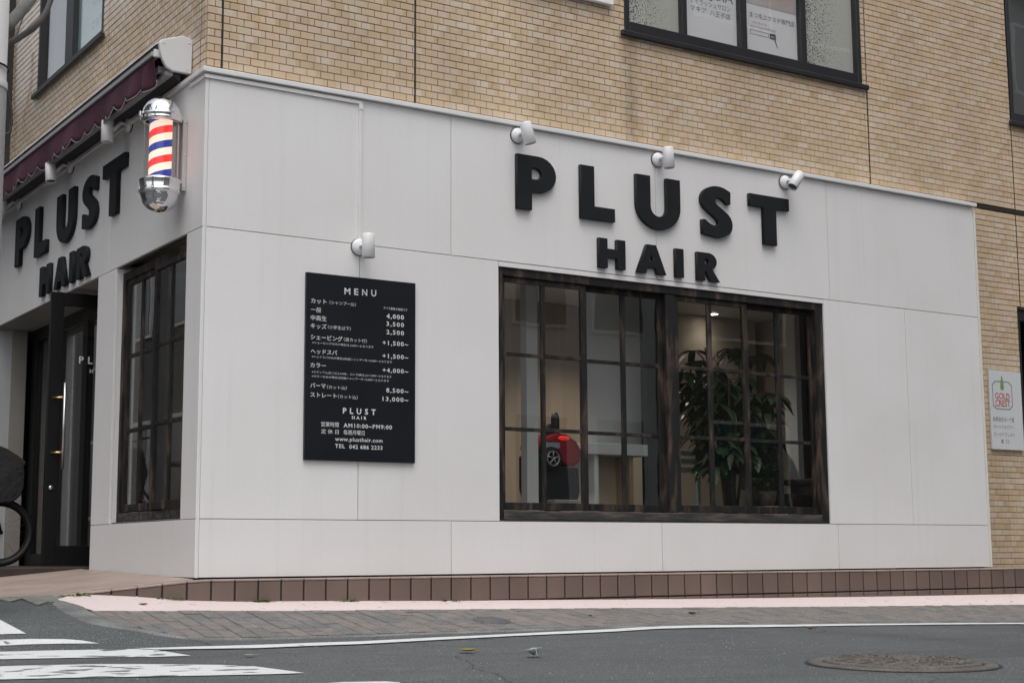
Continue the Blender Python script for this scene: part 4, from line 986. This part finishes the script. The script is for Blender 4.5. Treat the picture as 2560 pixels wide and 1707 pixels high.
spot('white spotlight right of the T of the large front sign', (4.895, 0, 3.07), (0, -1, 0), (-.62, -.05, -.8))
spot('white spotlight above the black menu board', (1.083, 0, 2.135), (0, -1, 0), (.03, .02, -1))
spot('white spotlight under the awning next to the barber pole', (0, 1.42, 3.15), (-1, 0, 0), (.0, .0, -1), .165, .07)
spot('white spotlight under the awning above the letter U', (0, 2.78, 3.15), (-1, 0, 0), (.0, -.22, -1), .165, .07)
spot('white spotlight under the awning above the letter P', (0, 4.25, 3.15), (-1, 0, 0), (-.1, .1, -1), .165, .07)
cn = MB(); cn.box(-.012, 1.096, -.013, -.0008, ZT-.034, ZT-.012).box(1.074, 1.096, -.013, -.0008, 2.19, ZT-.0345).box(-.0128, -.0008, -.0125, .25, ZT-.034, ZT-.012).box(1.070, 1.100, -.0165, -.0135, ZT-.07, ZT-.03).box(.985, 1.005, -.0150, -.0135, ZT-.035, ZT-.011)
co = cn.build('conduit', TRIM); rebase(co); tag(co, 'thin white conduit pipe running down to the menu spotlight', 'conduit')

# ================================================================== BARBER POLE
bc = Vector((-.165, .33, 0))
t = thing('barber_pole', 'lit barber pole with red white and blue stripes and chrome caps', 'barber pole', (-.165, .33, 2.285))
def stripe_mat():
    m = bpy.data.materials.new('barber_stripes'); m.use_nodes = True; N = m.node_tree.nodes; L = m.node_tree.links; b = N['Principled BSDF']; b.inputs['Roughness'].default_value = .4
    geo = N.new('ShaderNodeNewGeometry'); sp = N.new('ShaderNodeSeparateXYZ'); L.new(geo.outputs['Position'], sp.inputs[0])
    def mth(op, *a):
        n = N.new('ShaderNodeMath'); n.operation = op
        for i, v in enumerate(a):
            if isinstance(v, (int, float)): n.inputs[i].default_value = v
            else: L.new(v, n.inputs[i])
        return n.outputs[0]
    # angle about the axis, seam on the wall side
    ang = mth('ARCTAN2', mth('SUBTRACT', sp.outputs['Y'], bc.y), mth('MULTIPLY', mth('SUBTRACT', sp.outputs['X'], bc.x), -1.0))
    turn = mth('MULTIPLY', ang, .135/(2*math.pi))
    ph = mth('FRACT', mth('DIVIDE', mth('ADD', mth('ADD', sp.outputs['Z'], turn), .030), .192))
    cr = N.new('ShaderNodeValToRGB'); cr.color_ramp.interpolation = 'CONSTANT'; e = cr.color_ramp.elements
    while len(e) < 4: e.new(.5)
    for i, (p_, c) in enumerate([(0, (.016, .028, .20)), (.25, (.80, .62, .50)), (.5, (.72, .025, .025)), (.75, (.80, .62, .50))]): e[i].position = p_; e[i].color = (*c, 1)
    L.new(ph, cr.inputs[0]); L.new(cr.outputs[0], b.inputs['Base Color']); L.new(cr.outputs[0], b.inputs['Emission Color']); b.inputs['Emission Strength'].default_value = .75
    return m
MB().lathe([(.072, 2.47), (.072, 2.91)], 48, tuple(bc)).build('striped_drum', stripe_mat(), t)
PG = glass('pole_tube', (.93, .93, .92), 1.0)
MB().lathe([(.103, 2.48), (.103, 2.90)], 48, tuple(bc)).build('glass_tube', PG, t)
MB().lathe([(0, 3.038), (.03, 3.034), (.065, 3.02), (.096, 2.99), (.115, 2.955), (.121, 2.925), (.122, 2.918), (.135, 2.915), (.137, 2.905), (.129, 2.898), (.129, 2.890), (.133, 2.885), (.130, 2.875), (.110, 2.868), (.100, 2.867), (.098, 2.875)], 56, tuple(bc)).build('top_cap', CHROME, t)
MB().lathe([(.098, 2.485), (.102, 2.497), (.126, 2.497), (.134, 2.49), (.135, 2.482), (.130, 2.474), (.130, 2.422), (.134, 2.416), (.128, 2.408), (.122, 2.405), (.116, 2.37), (.10, 2.335), (.075, 2.308), (.04, 2.29), (0, 2.285)], 56, tuple(bc)).build('bottom_cap', CHROME, t)
box('clasp', CHROME, t, bc.x-.152, bc.x-.132, bc.y-.035, bc.y-.005, 2.885, 2.92, .004)
MB().box(-.030, -.001, .295, .365, 2.44, 2.905).build('bracket', mat('bracket_grey', (.50, .49, .48), .45, metal=.3), t, .002)
for z_ in (2.885, 2.675, 2.46): MB().lathe([(0, 0), (.006, 0), (.004, .003), (0, .004)], 10, fn=lambda x, y, z, z_=z_: (-.0155+x, .2948-z, z_+y)).build('screw', STEEL, t)
for z_ in (2.45, 2.90): box('mount_arm', STEEL, t, -.07, -.0305, .315, .345, z_-.012, z_+.003)
MB().box(-.0585, -.0505, .315, .345, 2.50, 2.865).build('inner_reflector', STEEL, t)

# ================================================================== AWNING
AY0, AY1 = .36, 5.5
t = thing('awning', 'retracted maroon awning in a white cassette above the shop door side', 'awning', (0, AY0, 3.18))
HOOD = mat('awning_white', (.66, .65, .655), .4, .05, 2)
ALU = mat('aluminium', (.42, .42, .43), .45, metal=.3)
AD = mat('awning_shadow_gap', (.03, .031, .033), .6)  # dark colour for strips that fill the shaded gap and recess
capo = [(.03, 3.225), (.034, 3.455), (-.03, 3.475), (-.17, 3.425), (-.192, 3.405), (-.185, 3.34), (-.165, 3.285), (-.14, 3.245), (-.10, 3.225)]
capo = list(reversed(capo))
MB().prism(capo, lambda u, w, d: (u, d, w), AY0-.032, AY0).build('end_cap', HOOD, t, .006, 2)
for (u, w) in ((-.16, 3.40), (.0, 3.25), (.01, 3.43)): MB().lathe([(0, 0), (.006, 0), (.004, .003), (0, .004)], 10, fn=lambda x, y, z, u=u, w=w: (u+x, AY0-.0325-z, w+y)).build('screw', STEEL, t)
MB().prism([(.03, 3.44), (.03, 3.452), (-.03, 3.468), (-.165, 3.424), (-.2, 3.405), (-.203, 3.393), (-.165, 3.412), (-.03, 3.456)], lambda u, w, d: (u, d, w), AY0+.001, AY1).build('hood', HOOD, t)
MB().prism([(-.196, 3.3925), (-.165, 3.40), (-.165, 3.352), (-.196, 3.352)], lambda u, w, d: (u, d, w), AY0+.001, AY1).build('gap_strip', AD, t)
fbm = MB().prism([(-.222, 3.351), (-.165, 3.351), (-.165, 3.318), (-.222, 3.318)], lambda u, w, d: (u, d, w), AY0+.02, AY1); fbm.build('front_bar', ALU, t, .004)
MB().box(-.214, -.17, AY0+.0, AY0+.019, 3.31, 3.362).build('bar_cap', HOOD, t, .004)
# valance: maroon cloth with scalloped, piped hem
MAR = mat('maroon_cloth', (.055, .012, .026), .85, .2, 3, .25, 250, col2=(.07, .016, .034)); PIPE = mat('valance_piping', (.42, .37, .36), .8)
N_ = 520; vm = MB(); hem = []
SC = .235
for i in range(N_+1):
    y = AY0+.03 + (AY1-.04-AY0-.03)*i/N_
    ph = ((y-AY0-.03)/SC) % 1.0
    hz = 3.165 - .052*math.sin(math.pi*ph)**.75
    wv = .014*math.sin(y*5.1)+.009*math.sin(y*13.7+1)
    k = max(0, 1-(y-AY0-.03)/.55); wv += k*.03*math.sin((y-AY0)*28)
    for j in range(6):
        f = j/5; z = 3.319+(hz-3.319)*f; vm.v.append((-.205+wv*f-.012*f, y, z))
    hem.append((-.2175+wv, y, hz))
vm.f = [(i*6+j, i*6+j+1, (i+1)*6+j+1, (i+1)*6+j) for i in range(N_) for j in range(5)]; vm.sm = [True]*len(vm.f)
vo = vm.build('valance', MAR, t, fix=False); so = vo.modifiers.new('solid', 'SOLIDIFY'); so.thickness = .003
MB().tube(hem, .0035, 6).build('piping', PIPE, vo)
MB().tube([(-.085, AY0+.03, 3.33), (-.085, AY1-.02, 3.33)], .055, 16).build('roller', MAR, t)
MB().prism([(-.13, 3.205), (-.08, 3.205), (-.08, 3.235), (-.13, 3.235)], lambda u, w, d: (u, d, w), AY0+.01, AY1).build('lower_rail', ALU, t, .003)
MB().prism([(-.0795, 3.21), (-.03, 3.18), (-.029, 3.24), (-.0795, 3.24)], lambda u, w, d: (u, d, w), AY0+.01, AY1).build('rear_shade_strip', AD, t)
for y_ in (AY0+.07, 2.2, 4.0):
    mb = MB().box(-.16, -.045, y_, y_+.05, 3.236, 3.275); mb.tube([(-.15, y_+.025, 3.26), (-.10, y_+.3, 3.262)], .014, 8); mb.build('folding_arm', ALU, t)

# ================================================================== LEFT EDGE: utility pole, cables, neighbour, bicycle
CONC = mat('pole_concrete', (.40, .39, .385), .8, .15, 3, .3, 60)
r_ = .15; pc = Vector((-1.371-r_, -.6, 0)); zb = zg(pc.x, pc.y)
t = thing('utility_pole', 'pale grey utility pole at the street corner beside the awning', 'utility pole', (pc.x, pc.y, zb))
MB().lathe([(r_+.012, zb-.3), (r_+.006, zb+1.0), (r_, 2.45), (r_, 2.62)], 32, (pc.x, pc.y, 0)).build('shaft', CONC, t)
MB().lathe([(r_+.004, 2.62), (r_+.004, 2.66), (r_-.004, 2.663), (r_-.012, 6.5), (r_-.05, 6.52), (0, 6.53)], 32, (pc.x, pc.y, 0)).build('sleeve', mat('pole_sleeve', (.50, .49, .49), .6, .1, 3), t)
MB().torus((pc.x, pc.y, 2.74), (0, 0, 1), r_+.004, .006, 32, 6).build('band', DARKM, t)
NBM = mat('neighbour_dark', (.055, .05, .044), .8, .4, 2)
nb = thing('neighbour_building', 'dark narrow building wall just beyond the end of the beige tiles', 'building', (0, 6, 0))
box('wall', NBM, nb, .12, 4, 5.62, 12, -.3, 6.4)
box('roof_edge', CAPM, nb, .05, 4.05, 5.58, 12.05, 6.401, 6.5)
MB().tube([(-.03, 5.15, 3.2), (-.03, 5.15, 6.3)], .05, 12).build('downpipe', NBM, nb)
MB().box(.03, .115, 4.86, 5.60, 3.2, 6.3).build('gap_shade_strip', NBM, nb)  # dark strip in place of the shaded gap past the tiles
CAB = mat('cable', (.03, .03, .033), .6)
def cable(label, pts, r): 
    P = [Vector(p) for p in pts]; out = []
    for i in range(len(P)-1):
        for k in range(8):
            tt = k/8; a = P[max(i-1, 0)]; b = P[i]; c = P[i+1]; d = P[min(i+2, len(P)-1)]
            out.append(.5*((2*b)+(c-a)*tt+(2*a-5*b+4*c-d)*tt*tt+(3*b-a-3*c+d)*tt**3))
    out.append(P[-1]); o = MB().tube(out, r, 8).build('cable', CAB); rebase(o); tag(o, label, 'cable'); return o
yc = -.1
cq = lambda x, y, yy: on(x/2.0635, y/2.0635, 1, yy)
cable('thick grey sheathed cable sagging from the utility pole', [cq(300, -120, 1.6), cq(262, 0, 1.3), cq(228, 80, 1.0), cq(165, 150, .6), cq(90, 200, .2), cq(40, 228, -.25), cq(-20, 240, -.46)], .020)
cable('thin black wire crossing above the thick cable', [cq(175, -40, 1.4), cq(130, 60, 1.0), cq(80, 190, .4), cq(44, 235, -.2), cq(-16, 243, -.47)], .006)
cable('black cable loop hanging down beside the utility pole', [cq(38, 250, 4.6), cq(36, 420, 4.6), cq(60, 590, 4.6), cq(52, 680, 4.6), cq(25, 700, 4.6), cq(20, 780, 4.6)], .011)
br = MB(); P0, P1 = cq(44, 130, -.45), cq(210, -60, .6); br.tube([P0-Vector((.1, .02, .07)), P0, P1], .035, 8)
bo = br.build('cable_bracket', mat('bracket_weathered', (.15, .15, .15), .7, .3, 5)); rebase(bo); tag(bo, 'grey diagonal bracket arm at the top of the utility pole', 'bracket')

# bicycle parked by the door, only its front wheel and covered basket in the frame
wc = Vector((-.335, 3.2, .058+.262)); R_ = .25
t = thing('bicycle', 'bicycle with a black covered basket parked beside the shop door', 'bicycle', (wc.x-.5, 3.2, .058))
def wheel(c):
    w = MB().torus(c, (0, 1, 0), R_-.016, .026, 44, 8).build('wheel', RUB, t)
    MB().torus(c, (0, 1, 0), R_-.044, .007, 44, 6).build('rim', DARKM, w)
    sp = MB()
    for k in range(20):
        th = 2*math.pi*k/20; sp.tube([c+Vector((.015*math.cos(th+1.2), (.02 if k % 2 else -.02), .015*math.sin(th+1.2))), c+Vector(((R_-.036)*math.cos(th), 0, (R_-.036)*math.sin(th)))], .0009, 4)
    sp.build('spokes', STEEL, w); MB().tube([c+Vector((0, -.05, 0)), c+Vector((0, .05, 0))], .016, 10).build('hub', DARKM, w)
rw = wc+Vector((-1.02, 0, 0)); wheel(wc); wheel(rw)
hd0, hd1 = wc+Vector((-.12, 0, .36)), wc+Vector((-.17, 0, .56)); bb = wc+Vector((-.60, 0, .02)); st = wc+Vector((-.72, 0, .44))
fr = MB(); fr.tube([hd0, hd1], .02, 10).tube([hd0+Vector((0, 0, .03)), bb], .018, 10).tube([bb, st], .016, 10).tube([hd1-Vector((0, 0, .05)), wc+Vector((-.45, 0, .16)), st-Vector((0, 0, .2))], .015, 10)
for s_ in (-.05, .05): fr.tube([bb+Vector((0, s_*.5, 0)), rw+Vector((0, s_, 0))], .009, 8).tube([st-Vector((0, 0, .1)), rw+Vector((0, s_, 0))], .008, 8)
fr.build('frame', mat('bike_paint', (.02, .02, .022), .35), t)
fk = MB()
for s_ in (-.045, .045): fk.tube([hd0+Vector((0, s_*.5, 0)), wc+Vector((-.05, s_, .2)), wc+Vector((0, s_, 0))], .010, 8)
fk.build('fork', DARKM, t)
hb = MB().tube([hd1, hd1+Vector((-.02, 0, .16))], .012, 8); hb.tube([hd1+Vector((-.2, -.27, .2)), hd1+Vector((-.06, -.22, .19)), hd1+Vector((-.02, 0, .16)), hd1+Vector((-.06, .22, .19)), hd1+Vector((-.2, .27, .2))], .011, 8); hb.build('handlebar', STEEL, t)
MB().prism([(-.14, 0), (.10, .0), (.15, .03), (.10, .05), (-.14, .06)], lambda u, w, d: (st.x+u, st.y+d, st.z+.10+w), -.07, .07).build('saddle', RUB, t, .02, 2)
MB().tube([st, st+Vector((0, 0, .11))], .012, 8).build('seat_post', STEEL, t)
ck = MB().lathe([(0, 0), (.07, 0), (.07, .006), (0, .006)], 20, fn=lambda x, y, z: bb+Vector((x, -.05-z, y))).tube([bb+Vector((0, -.06, 0)), bb+Vector((.1, -.06, -.12))], .008, 6).tube([bb+Vector((0, .06, 0)), bb+Vector((-.1, .06, .12))], .008, 6)
ck.build('crank', DARKM, t)
for sg, sy in ((1, -.1), (-1, .1)): box('pedal', RUB, t, bb.x+.1*sg-.04, bb.x+.1*sg+.04, bb.y+sy-.035, bb.y+sy+.035, bb.z-.12*sg-.012, bb.z-.12*sg+.012)
bk_ = [(-.42, .53), (-.285, .545), (-.225, .60), (-.207, .655), (-.205, .79), (-.213, .82), (-.192, .835), (-.2, .86), (-.25, .90), (-.34, .955), (-.46, 1.0), (-.58, .98), (-.62, .80), (-.58, .58)]
MB().prism(bk_, lambda u, w, d: (u, 3.2+d*(1-.12*abs(w-.75)*4), w), -.17, .17).build('basket_cover', mat('basket_cover', (.014, .013, .015), .7, .3, 9, .8, 25), t, .02, 2)
MB().tube([wc+Vector((-.08, -.08, .30)), wc+Vector((-.02, -.08, .215)), wc+Vector((-.02, .08, .215)), wc+Vector((-.08, .08, .30))], .008, 8).build('basket_carrier', DARKM, t)
MB().tube([rw+Vector((.1, .08, .0)), rw+Vector((.14, .16, -.258))], .009, 8).build('kickstand', STEEL, t)

# ================================================================== ROAD FURNITURE AND LITTER
c8b = lambda x, y: (1980+x/4.2, 1600+y/4.2)
L0, R0, T0, B0 = hit(*c8b(170, 235)), hit(*c8b(2165, 268)), hit(*c8b(1150, 165)), hit(*c8b(1150, 335))
mc = (L0+R0)/2; mr = min(.42, (L0-R0).length/2)
IRON = mat('cast_iron', (.115, .102, .09), .65, .5, 9, .8, 60, col2=(.075, .068, .06), fine=.35, fscale=80)
gx = (zg(mc.x+.3, mc.y)-zg(mc.x-.3, mc.y))/.6; gy = (zg(mc.x, mc.y+.3)-zg(mc.x, mc.y-.3))/.6
def onroad(x, y, z): return (mc.x+x, mc.y+y, zg(mc.x, mc.y)+gx*x+gy*y+z)
t = thing('manhole_cover', 'round cast iron manhole cover with raised studs set in the road', 'manhole cover', onroad(0, 0, 0))
MB().lathe([(mr, -.02), (mr, .006), (mr-.01, .010), (mr-.055, .010), (mr-.06, .004)], 48, fn=onroad).build('rim', IRON, t)
MB().lathe([(mr+.018, .0025), (mr+.001, .0035)], 48, fn=onroad).build('joint', mat('rim_shade_ring', (.018, .018, .018), .8), t)  # dark ring painted for the shaded gap at the iron rim
MB().lathe([(mr-.066, .0), (mr-.068, .016), (mr-.08, .018), (0, .017)], 48, fn=onroad).build('lid', IRON, t)
MB().lathe([(mr-.059, .0025), (mr-.067, .0028)], 48, fn=onroad).build('joint', mat('rim_shade_ring', (.018, .018, .018), .8), t)
stn = MB()
for k in range(5):
    rr = (mr-.09)*(k+.6)/5; m_ = max(5, int(2*math.pi*rr/.075))
    for q in range(m_):
        th = 2*math.pi*q/m_+k*.3; x, y = rr*math.cos(th), rr*math.sin(th); s_ = .02
        c_, s2 = math.cos(th)*s_, math.sin(th)*s_
        vs_ = [onroad(x+c_*a-s2*b, y+s2*a+c_*b, h) for h, kk in ((.0165, 1), (.025, .8)) for a, b in ((-kk, -kk*.7), (kk, -kk*.7), (kk, kk*.7), (-kk, kk*.7))]
        stn.add(vs_, [(0,1,5,4),(1,2,6,5),(2,3,7,6),(3,0,4,7),(4,5,6,7)])
tag(stn.build('stud', IRON, t), kind='stuff')
vc = hit(1130*1.08844, 1428*1.08844)
def onp(x, y, z): return (vc.x+x, vc.y+y, zg(vc.x+x, vc.y+y)+z+.012)
t = thing('valve_cover', 'small round blue and black valve lid set in the pavers', 'valve cover', onp(0, 0, -.012))
MB().lathe([(.115, -.02), (.115, .002), (.095, .004), (.09, .001)], 32, fn=onp).build('rim', IRON, t)
MB().lathe([(.088, 0), (.085, .004), (0, .005)], 32, fn=onp).build('lid', mat('lid_blue', (.09, .09, .095), .6, .6, 9, col2=(.05, .08, .22), vlo=.5, vhi=.6), t)
# fallen leaves
LF = [mat('dead_leaf_%d' % k, c, .7, .4, 30) for k, c in enumerate([(.30, .22, .03), (.33, .36, .32), (.16, .07, .035), (.30, .27, .22)])]
def fallen(px, py, size, k, label, curl=.4):
    p = hit(px, py); a = random.uniform(0, 3.14); mb = MB(); rows = []
    d = Vector((math.cos(a), math.sin(a), 0)); s_ = Vector((-d.y, d.x, 0))
    for i in range(7):
        t_ = i/6; w = size*.38*math.sin(math.pi*min(1, t_*.93+.05)); c = p+d*size*(t_-.5)+Vector((0, 0, .010+curl*size*.5*(t_-.5)**2*2))
        rows += [c-s_*w+Vector((0, 0, curl*w*.8)), c, c+s_*w+Vector((0, 0, curl*w*.5))]
    mb.add(rows, [(3*i+j, 3*i+j+1, 3*i+j+4, 3*i+j+3) for i in range(6) for j in range(2)], True)
    mb.tube([p-d*size*.5+Vector((0, 0, .01+curl*size*.25)), p-d*size*.8+Vector((0, 0, .012))], .002, 5)
    o = mb.build('fallen_leaf', LF[k], fix=False); rebase(o); tag(o, label, 'leaf', 'fallen leaves on the road'); o.modifiers.new('solid', 'SOLIDIFY').thickness = .001
fallen(2145/1.8375, 1380+463/1.8375, .095, 0, 'yellow brown fallen leaf lying on the asphalt below the edge line')
fallen(1280+100/1.8375, 1380+483/1.8375, .10, 1, 'pale grey green curled leaf lying on the asphalt', 1.2)
fallen(1280+828/1.8375, 1380+287/1.8375, .075, 3, 'small pale leaf on the pavers beyond the edge line', .8)
fallen(1280+1372/1.8375, 1380+360/1.8375, .05, 2, 'tiny dark brown leaf beside the thin edge line', .8)
fallen(1145/1.8375, 1380+482/1.8375, .06, 3, 'thin dry pale leaf near the tip of the longest crosswalk stripe', .2)
fallen(655/1.8375, 1380+245/1.8375, .07, 2, 'small red brown leaf lying on the pink strip', .2)
fallen(1280+360/1.8375, 1380+297/1.8375, .05, 2, 'small reddish leaf lying on the grey pavers', .3)
# grit on the asphalt (nobody could count it)
gr = MB(); rg = random.Random(5)
for k in range(900):
    px, py = rg.uniform(0, 2560), rg.uniform(1545, 1706); p = hit(px, py); s_ = rg.uniform(.002, .0055); a = rg.uniform(0, 3)
    q = [p+Vector((s_*math.cos(a+i*2.1), s_*math.sin(a+i*2.1), 0)) for i in range(3)]+[p+Vector((0, 0, s_*1.1+.002))]
    gr.add(q, [(0, 1, 3), (1, 2, 3), (2, 0, 3)])
gt = gr.build('grit', mat('grit', (.26, .26, .25), .9, .6, 20)); tag(gt, 'loose pale grit scattered over the asphalt', 'grit', kind='stuff')
# weeds in the joint at the foot of the base
WEED = mat('weed_green', (.2, .29, .08), .6, .4, 30)
for k, (cx_, cy_, n_, label) in enumerate([(1200, 229, 26, 'largest green weed tuft at the foot of the tiled base'), (780, 220, 14, 'small weed tuft between base tiles and pink strip near the corner'), (1595, 226, 16, 'flat weed tuft at the base tiles below the menu board side'), (340, 196, 18, 'dry weed tuft at the broken cement patch'), (2065, 228, 8, 'tiny weed sprout at the foot of the base tiles')]):
    p = on(cx_/1.8375, 1380+cy_/1.8375, 1, -.085); p.z = zg(p.x, p.y)+.008; mb = MB()
    for j in range(n_):
        a = rg.uniform(0, 6.28); leaf_geo(mb, p+Vector((rg.uniform(-.07, .07), rg.uniform(-.012, .012), 0)), (math.cos(a), -abs(math.sin(a))*.6, rg.uniform(.2, 1.0)), rg.uniform(.03, .06), .010, .5)
    o = mb.build('weed', WEED, fix=False); rebase(o); tag(o, label, 'weed', 'weeds along the tiled base')

# ================================================================== THE STREET BEHIND THE CAMERA (unseen; placed for reflections and to shade the walls)
OB = mat('opposite_wall', (.60, .56, .50), .8, .15, .6); OB2 = mat('opposite_pale', (.74, .73, .71), .8, .12, .6); OW = mat('opposite_glass', (.05, .06, .07), .12)
def far_building(label, x0, x1, y0, y1, h, face, m, cols, rows):
    t = thing('opposite_building', label, 'building', ((x0+x1)/2, (y0+y1)/2, -.7))
    box('wall', m, t, x0, x1, y0, y1, -.7, h)
    box('roof_edge', CAPM, t, x0-.1, x1+.1, y0-.1, y1+.1, h+.001, h+.2)
    for r in range(rows):
        for c in range(cols):
            z0 = .9+r*2.9; z1 = z0+1.4
            if face == 'N':
                w = (x1-x0)/cols; a = x0+w*(c+.2); b = a+w*.6
                f = MB().box(a-.06, b+.06, y1+.001, y1+.05, z0-.06, z1+.06).build('window', TRIM, t); MB().box(a, b, y1+.051, y1+.06, z0, z1).build('pane', OW, f)
            else:
                w = (y1-y0)/cols; a = y0+w*(c+.2); b = a+w*.6
                f = MB().box(x1+.001, x1+.05, a-.06, b+.06, z0-.06, z1+.06).build('window', TRIM, t); MB().box(x1+.051, x1+.06, a, b, z0, z1).build('pane', OW, f)
far_building('beige building with three rows of windows across the road', .5, 7.2, -20, -11.2, 10.5, 'N', OB, 3, 3)
far_building('pale building with white window frames across the road', 7.6, 12.4, -20, -11.0, 12, 'N', OB2, 3, 3)
far_building('dark brown building across the road from the right end', 12.8, 30, -20, -10.8, 13, 'N', mat('opposite_dark', (.13, .11, .095), .8, .2, .6), 6, 4)  # tall and dark to shade the wall and dim the right panes
far_building('grey building with rows of windows across the side street', -14, -5.0, 2.2, 40, 9.6, 'E', mat('opposite_grey', (.17, .162, .152), .8, .2, .6), 12, 3)  # height and length set to shade the left facade and darken its glass
